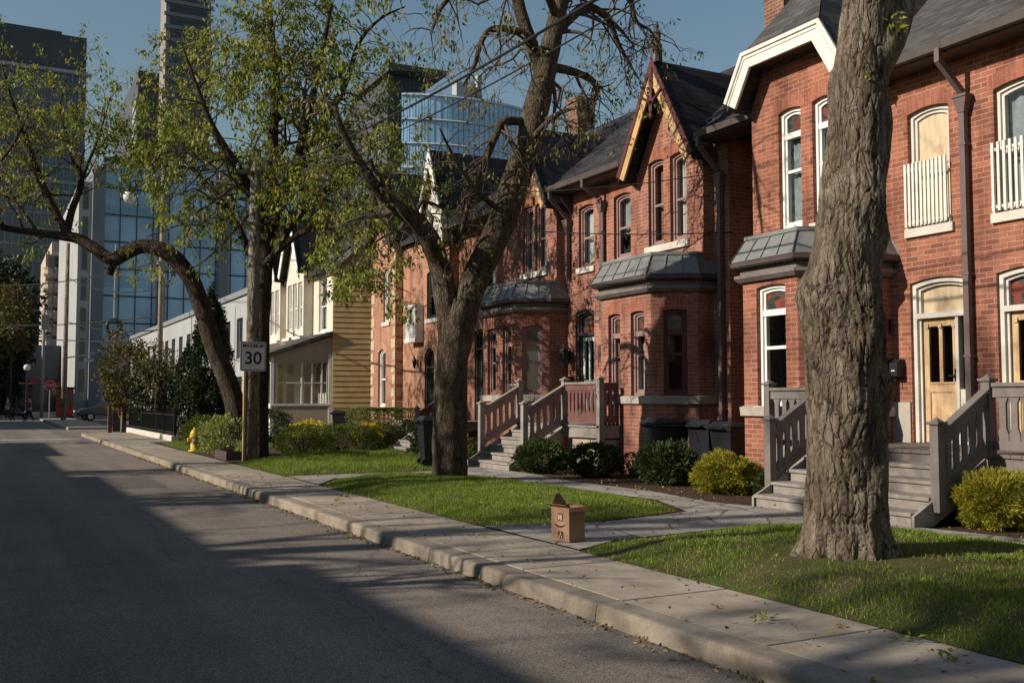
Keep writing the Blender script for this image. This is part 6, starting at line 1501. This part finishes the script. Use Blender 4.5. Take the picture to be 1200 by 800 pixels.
# white low building past the evergreen
GX, GY0, GY1, GZ = 14.0, 59.0, 112.0, 7.9
gb = thing('white_building', 'long low white two storey building behind the corner bushes', 'building', (GX+5, 85, 0))
fr = street(GX); hol = []; y = GY0+2
panes = MB(); frames = MB()
while y < GY1-3:
    for z0, z1 in ((.9, 3.0), (4.1, 6.6)):
        h_ = [(y, z0), (y+1.6, z0), (y+1.6, z1), (y, z1)]; hol.append(h_)
    y += 3.4
obj('wall', MB().panel(fr, [(GY0, 0), (GY1, 0), (GY1, GZ), (GY0, GZ)], hol, .25).quad((GX, GY0, 0), (GX+14, GY0, 0), (GX+14, GY0, GZ), (GX, GY0, GZ)).quad((GX, GY1, 0), (GX+14, GY1, 0), (GX+14, GY1, GZ), (GX, GY1, GZ)), 'tower_pale', gb)
for h_ in hol:
    w_ = obj('window', MB().ring(fr, h_, inset(h_, .08, h_[0][0], h_[1][0], h_[0][1], h_[2][1]), .16, .24), 'tower_grey', gb); obj('pane', MB().prism(fr, h_, .2, .21), 'window_dark', w_)
obj('roof', MB().box(GX-.15, GX+14.1, GY0-.1, GY1+.1, GZ+.001, GZ+.35), 'tower_grey', gb)
obj('rooftop_unit', MB().box(GX+2, GX+5, GY0+3, GY0+8, GZ+.36, GZ+1.6), 'tower_grey', gb, bevel=.05)
# blue glass office
OY = 128.; x0, x1 = px_at(117, OY), px_at(300, OY); OZ = z_at(196, 200, OY)
ob = thing('glass_office', 'blue glass office block with pale concrete columns behind the white building', 'office', ((x0+x1)/2, OY+10, 0))
fs = lambda a, z, d=0: Vector((a, OY+d, z))
obj('glass_wall', MB().box(x0, x1+6, OY, OY+30, 0, OZ), 'tower_blue', ob)
mu = MB(); grid_facade(mu, fs, x0, x1+6, 1, OZ, 13, 9, .10, .16, .15); obj('mullions', mu, 'mullion', ob)
for u0, u1 in ((182, 190), (252, 264)): obj('column', MB().box(px_at(u0, OY), px_at(u1, OY), OY-.9, OY-.02, 0, OZ+.2), 'tower_grey', ob)
for zf in (.22, .5, .78): obj('spandrel', MB().box(x0+.05, px_at(182, OY)-.05, OY-.1, OY-.02, OZ*zf, OZ*zf+1.3), 'tower_teal', ob)
xa = px_at(92, 122); 
obj('side_wing', MB().box(px_at(104, 126), x0-.02, 126, 158, 0, OZ-1.2), 'tower_grey', ob); ww = MB().box(xa, px_at(104, 126)-.02, 127, 160, 0, OZ-3)
obj('pale_wing', ww, 'tower_pale', ob)
wn = MB(); f_ = lambda a, z, d=0: Vector((a, 127+d, z))
for j in range(7):
    for i in range(1):
        a = xa+.45; wn.fbox(f_, a, a+.6, 2.5+j*3.6, 5.2+j*3.6, -.05, -.01)
obj('window', wn, 'window_dark', ob)
obj('parapet', MB().box(x0-.1, x1+6.1, OY-.15, OY+30, OZ+.001, OZ+.35), 'mullion', ob)
# second glass block behind the trees
OY2 = 150.; xa, xb = px_at(222, OY2), px_at(430, OY2); OZ2 = z_at(188, 300, OY2)
og2 = thing('glass_office', 'wide glass block showing through the crown of the leafy tree', 'office', ((xa+xb)/2, OY2+8, 0))
obj('glass_wall', MB().box(xa, xb, OY2, OY2+25, 0, OZ2), 'tower_teal', og2); mu = MB(); f_ = lambda a, z, d=0: Vector((a, OY2+d, z)); grid_facade(mu, f_, xa, xb, 1, OZ2, 16, 10, .12, .2, .15); obj('mullions', mu, 'mullion_white', og2)
obj('roof', MB().box(xa-.2, xb+.2, OY2-.2, OY2+25, OZ2+.001, OZ2+.6), 'tower_grey', og2)
# sandstone apartment tower
SY = 165.; xa, xb = px_at(45, SY), px_at(84, SY); SZ = z_at(283, 66, SY)
st = thing('stone_tower', 'weathered sandstone apartment block with rounded balconies left of the glass office', 'apartment block', ((xa+xb)/2, SY+6, 0))
obj('wall', MB().box(xa+.6, xb, SY, SY+14, 0, SZ-2).box(xa+1.4, xb-.6, SY+.5, SY+13, SZ-2, SZ), 'sandstone', st)
for j in range(9):
    z = 3+j*(SZ-6)/9
    bb = MB(); 
    for cxx in (xa+1.2, (xa+xb)/2, xb-1.0): bb.lathe((cxx, SY-.1, z), [(.55, -.5), (1.0, 0), (1.05, .15), (.95, .16), (.95, .9), (1.05, .92), (1.05, 1.05)], 10)
    obj('balcony', bb, 'sandstone', st)
    wn = MB()
    for k in range(3):
        a = xa+1.0+k*(xb-xa-2)/2.4; wn.box(a, a+1.0, SY-.06, SY-.01, z+1.2, z+2.9)
    obj('window', wn, 'window_dark', st)
# tall grid tower on the left
TY = 190.; xb = px_at(92, TY); xa = px_at(-70, TY); TZ = z_at(42, 80, TY); xm = px_at(62, TY); TZ2 = z_at(34, 50, TY)
tt = thing('office_tower', 'tall slate grid tower filling the upper left behind the leaning tree', 'office tower', ((xa+xb)/2, TY+15, 0))
zc = z_at(82, 50, TY)
obj('glass_wall', MB().box(xa, xb, TY, TY+40, 0, zc), 'tower_slate', tt)
mu = MB(); f_ = lambda a, z, d=0: Vector((a, TY+d, z)); n_ = int((xb-xa)/1.1); grid_facade(mu, f_, xa, xb, 3, zc, n_, 20, .16, .42, .35); obj('mullions', mu, 'tower_grey', tt)
obj('crown', MB().box(xa, xm, TY-.1, TY+40, zc+.5, TZ2).box(xm, xb, TY-.1, TY+40, zc+.5, TZ), 'tower_dark', tt); obj('cornice', MB().box(xa-.3, xb+.3, TY-.5, TY+40, zc, zc+.5), 'tower_pale', tt)
# slim tower and brown tower
SY2 = 300.; xa, xb = px_at(155, SY2), px_at(192, SY2); Z2 = z_at(82, 160, SY2)
s2 = thing('office_tower', 'slim dark tower with slanting pale bands left of the leafy crown', 'office tower', ((xa+xb)/2, SY2+10, 0))
obj('wall', MB().box(xa, xb, SY2, SY2+60, 0, Z2), 'tower_dark', s2)
xl = px_at(141, SY2+46); obj('banded_side', MB().add([(xa-.1, SY2+.1, 0), (xl, SY2+46, 0), (xl, SY2+46, Z2-3), (xa-.1, SY2+.1, Z2-.2)], [(0, 1, 2, 3)]), 'tower_dark', s2)
bnd = MB(); fb = frame((xl, SY2+46), (xa-.1, SY2+.1))
for j in range(22): z = 6+j*(Z2-12)/22; bnd.prism(fb, [(0, z), (fb.L, z), (fb.L, z+2.0), (0, z+2.0)], -.5, -.05) if False else bnd.prism(fb, [(0, z), (fb.L, z), (fb.L, z+2.0), (0, z+2.0)], .05, .5)
obj('band', bnd, 'tower_pale', s2)
BY = 260.; xa, xb = px_at(186, BY), px_at(240, BY); Z3 = z_at(-60, 220, BY)
s3 = thing('concrete_tower', 'brown grey concrete tower with floor bands rising above the leafy tree', 'apartment tower', ((xa+xb)/2, BY+10, 0))
obj('wall', MB().box(xa, xb, BY, BY+9, 0, Z3), 'tower_brown', s3); bn = MB(); wn = MB()
nfl = int(Z3/3.3)
for j in range(nfl): bn.box(xa-.5, xb+.5, BY-.6, BY-.02, j*3.3, j*3.3+.9)
obj('floor_band', bn, 'tower_grey', s3)
for j in range(nfl): wn.box(xa+1, xb-1, BY-.06, BY-.01, j*3.3+1.2, j*3.3+3.0)
obj('window_band', wn, 'window_dark', s3)
obj('roof', MB().box(xa-.6, xb+.6, BY-.7, BY+9, Z3+.001, Z3+1), 'tower_brown', s3)
# rounded blue glass building
CY_ = 150.; xc0, xc1 = px_at(476, CY_), px_at(640, CY_); CZ = z_at(112, 540, CY_); xm = (xc0+xc1)/2; rad = (xc1-xc0)*1.05
cr = thing('curved_building', 'curved blue glass building with thin white floor lines beyond the brick roofs', 'office', (xm, CY_+rad, 0))
def arcp(r): return [(xm+r*math.sin(R(a)), CY_+rad-r*math.cos(R(a))) for a in range(-28, 29, 2)]
A_ = arcp(rad); cw = MB()
for i in range(len(A_)-1): cw.quad((*A_[i], 0), (*A_[i+1], 0), (*A_[i+1], CZ), (*A_[i], CZ))
cw.add([(*p, CZ) for p in A_], [tuple(range(len(A_)))]); obj('glass_wall', cw, 'tower_blue', cr)
ln = MB(); P_ = arcp(rad+.12)
for j in range(9): z = CZ-.4-j*4.1; ln.tube([(*p, z) for p in P_], .16, 5)
obj('floor_line', ln, 'mullion_white', cr)
vl = MB()
for p in P_[::1]: vl.bar((*p, 0), (*p, CZ), .05, .05)
obj('mullions', vl, 'mullion', cr)
xa, xb = px_at(534, CY_+12), px_at(556, CY_+12); obj('rooftop_unit', MB().box(xa, xb, CY_+12, CY_+14, CZ+.01, z_at(97, 540, CY_+12)).box(xb+.5, xb+1.4, CY_+12, CY_+13, CZ+.01, z_at(88, 560, CY_+12)), 'tower_pale', cr)
HY_ = 175.; xa, xb = px_at(452, HY_), px_at(496, HY_); HZ = z_at(96, 500, HY_)
hb = thing('dark_tower', 'dark building with an overhanging flat roof just left of the curved glass building', 'office', ((xa+xb)/2, HY_+8, 0))
obj('wall', MB().box(xa, xb, HY_, HY_+25, 0, HZ), 'tower_dark', hb); obj('flat_roof', MB().add([(xa-1, HY_-3, HZ), (px_at(518, HY_), HY_-3, HZ+1.2), (px_at(518, HY_), HY_+20, HZ+1.2), (xa-1, HY_+20, HZ), (xa-1, HY_-3, HZ+1.5), (px_at(518, HY_), HY_-3, HZ+1.7), (px_at(518, HY_), HY_+20, HZ+1.7), (xa-1, HY_+20, HZ+1.5)], [(3, 2, 1, 0), (4, 5, 6, 7), (0, 1, 5, 4), (1, 2, 6, 5), (2, 3, 7, 6), (3, 0, 4, 7)]), 'tower_dark', hb)
mu = MB(); f_ = lambda a, z, d=0: Vector((a, HY_+d, z)); grid_facade(mu, f_, xa, xb, 1, HZ, 9, 12, .15, .3, .15); obj('mullions', mu, 'mullion', hb)
# long dark street block at the far left
lb = thing('dark_building', 'low dark building closing the far left end of the street', 'building', (6, 150, 0))
xa, xb = px_at(-60, 150), px_at(100, 150)
obj('wall', MB().box(xa, xb, 150, 158, 0, 9), 'tower_dark', lb); sh = MB()
for i in range(7): a = xa+.5+i*(xb-xa)/7; sh.box(a, a+(xb-xa)/9, 149.94, 149.99, .5, 3.6)
obj('shop_window', sh, 'window_dark', lb); obj('awning', MB().add([(xa, 149.9, 4.4), (xb, 149.9, 4.4), (xb, 148.4, 3.7), (xa, 148.4, 3.7)], [(0, 1, 2, 3)]), 'cloth_red', lb)

# ================================================================== OPPOSITE SIDE OF THE STREET (throws the long evening shadow)
def opposite(label, y0, y1, h, mat, xw=-10.45):
    t = thing('row_house', label, 'house', (xw, (y0+y1)/2, 0), group='row houses across the street'); fo = lambda a, z, d=0: Vector((xw-d, a, z)); hol = []
    n = max(1, int((y1-y0)/2.4)); pn = []
    for i in range(n):
        a = y0+(y1-y0)*(i+.5)/n
        for z0, z1 in ((1.3, 3.0), (4.2, 5.9)): hol.append([(a-.5, z0), (a+.5, z0), (a+.5, z1), (a-.5, z1)])
    obj('wall', MB().panel(fo, [(y0, 0), (y1, 0), (y1, h), (y0, h)], hol, .14).quad((xw, y0, 0), (xw-9, y0, 0), (xw-9, y0, h), (xw, y0, h)).quad((xw, y1, 0), (xw-9, y1, 0), (xw-9, y1, h), (xw, y1, h)).quad((xw-9, y0, 0), (xw-9, y1, 0), (xw-9, y1, h), (xw-9, y0, h)), mat, t)
    for h_ in hol: w = obj('window', MB().ring(fo, h_, inset(h_, .07, h_[0][0], h_[1][0], h_[0][1], h_[2][1]), .08, .14), 'white', t); obj('pane', MB().prism(fo, h_, .11, .12), 'window_dark', w)
    obj('roof', MB().box(xw-9.1, xw+.05, y0, y1, h+.001, h+.12), 'shingle_grey', t)
    obj('cornice', MB().box(xw+.06, xw+.3, y0, y1, h-.3, h+.12), 'trim_dark', t); return t
opposite('red brick row house facing the near end of the street', -14, 4.0, 6.55, 'brick')
opposite('brown brick row house across from the big trunk', 4.0, 11.6, 6.6, 'brick_brown')
opposite('cream row house across from the forked tree', 11.6, 24.4, 6.29, 'white_old')
opposite('orange brick row house across from the utility pole', 24.4, 33, 6.0, 'brick_pale')
opposite('pale grey row house across from the yellow sided house', 33.0, 43, 6.25, 'tower_grey')
opposite('large red brick block on the far opposite corner', 62, 84, 9.0, 'brick', -9.5)
opposite('tall brown block past the far opposite corner', 90, 150, 12.0, 'brick_brown', -9.5)
for k, (x, y, ht, t0, n, L, seed, lab) in enumerate((
        (-15.0, 6.9, 15.0, .70, 40, 2.2, 71, 'leafing backyard tree behind the brown brick row house across the street'), (-16.0, 13.5, 17.5, .50, 26, 3.4, 72, 'bare backyard tree behind the cream row house across the street'),
        (-16.5, 19.0, 17.0, .50, 28, 3.2, 73, 'second bare tree behind the cream row house, farther up the street'), (-16.0, 27.0, 17.5, .50, 30, 3.2, 74, 'bare backyard tree behind the orange brick row house across the street'), (-5.0, 41.0, 10.0, .36, 22, 2.5, 75, 'bare street tree near the opposite corner'),
        (-5.0, 9.6, 7.0, .50, 15, 2.6, 76, 'small bare street tree on the far sidewalk across from the cardboard box'), (-5.1, 18.3, 8.0, .42, 24, 2.4, 77, 'half leafed street tree on the far sidewalk across from the forked tree'))):
    t = thing('tree', lab, 'tree', (x, y, .1), group='trees across the road'); g = Grow(seed, .05, .7, .12); mb = MB(); f = ht/17
    W, rr = smooth([Vector((x, y, 0)), Vector((x+.1, y+.1, ht*.2)), Vector((x-.15, y, ht*.42)), Vector((x+.3, y-.2, ht*.68)), Vector((x, y, ht))], [.42*f, .34*f, .30*f, .2*f, .05], 8)
    bark_tube(mb, W, rr, 14, .06, seed); g.along(W, rr, n, L, 3, t0, 4, Vector((0, 0, .1)), .6, .15 if k < 4 else .055); obj('trunk', mb, 'bark3', t, True); obj('branches', g.mb, 'twig', t)
    r = leaves_on(g.tips, 4 if k == 0 else 1, .2, .12, seed, .6, (.9, .05, .08, .15, .2, .04, .5)[k])
    if r is not None: quads_mesh('foliage', r[0], r[1], 'leaf_young', t)

# ================================================================== LIGHT, SKY, CAMERA
SUN_AZ, SUN_EL = 278.5, 27.0
sd_ = Vector((math.sin(R(SUN_AZ))*math.cos(R(SUN_EL)), math.cos(R(SUN_AZ))*math.cos(R(SUN_EL)), math.sin(R(SUN_EL))))
li = bpy.data.lights.new('sun', 'SUN'); li.energy = 5.0; li.angle = R(.53); li.color = (1.0, .90, .77)
lo = bpy.data.objects.new('sun', li); COL.objects.link(lo); lo.rotation_euler = sd_.to_track_quat('Z', 'Y').to_euler(); lo.location = (0, 0, 30)
w = bpy.data.worlds.new('World'); SC.world = w; w.use_nodes = True; nt = w.node_tree
bg = nt.nodes['Background']; sk = nt.nodes.new('ShaderNodeTexSky'); sk.sky_type = 'NISHITA'; sk.sun_disc = False
sk.sun_elevation = R(SUN_EL); sk.sun_rotation = R(SUN_AZ); sk.air_density = 1.75; sk.dust_density = .5; sk.ozone_density = 3.5
nt.links.new(sk.outputs[0], bg.inputs[0]); bg.inputs[1].default_value = .074
cd = bpy.data.cameras.new('camera'); cam = bpy.data.objects.new('camera', cd); COL.objects.link(cam); SC.camera = cam
cd.sensor_width = 36; cd.lens = F_PX/1200*36; cd.clip_end = 4000; cd.clip_start = .05
cam.matrix_world = Matrix(((RT.x, UP.x, -FW.x, CAM.x), (RT.y, UP.y, -FW.y, CAM.y), (RT.z, UP.z, -FW.z, CAM.z), (0, 0, 0, 1)))
SC.view_settings.view_transform = 'Standard'; SC.view_settings.look = 'None'; SC.view_settings.exposure = .2; SC.view_settings.gamma = 1
SC.view_settings.use_curve_mapping = False
SC.cycles.max_bounces = 6; SC.cycles.diffuse_bounces = 3; SC.cycles.transparent_max_bounces = 12; SC.cycles.caustics_reflective = False; SC.cycles.caustics_refractive = False
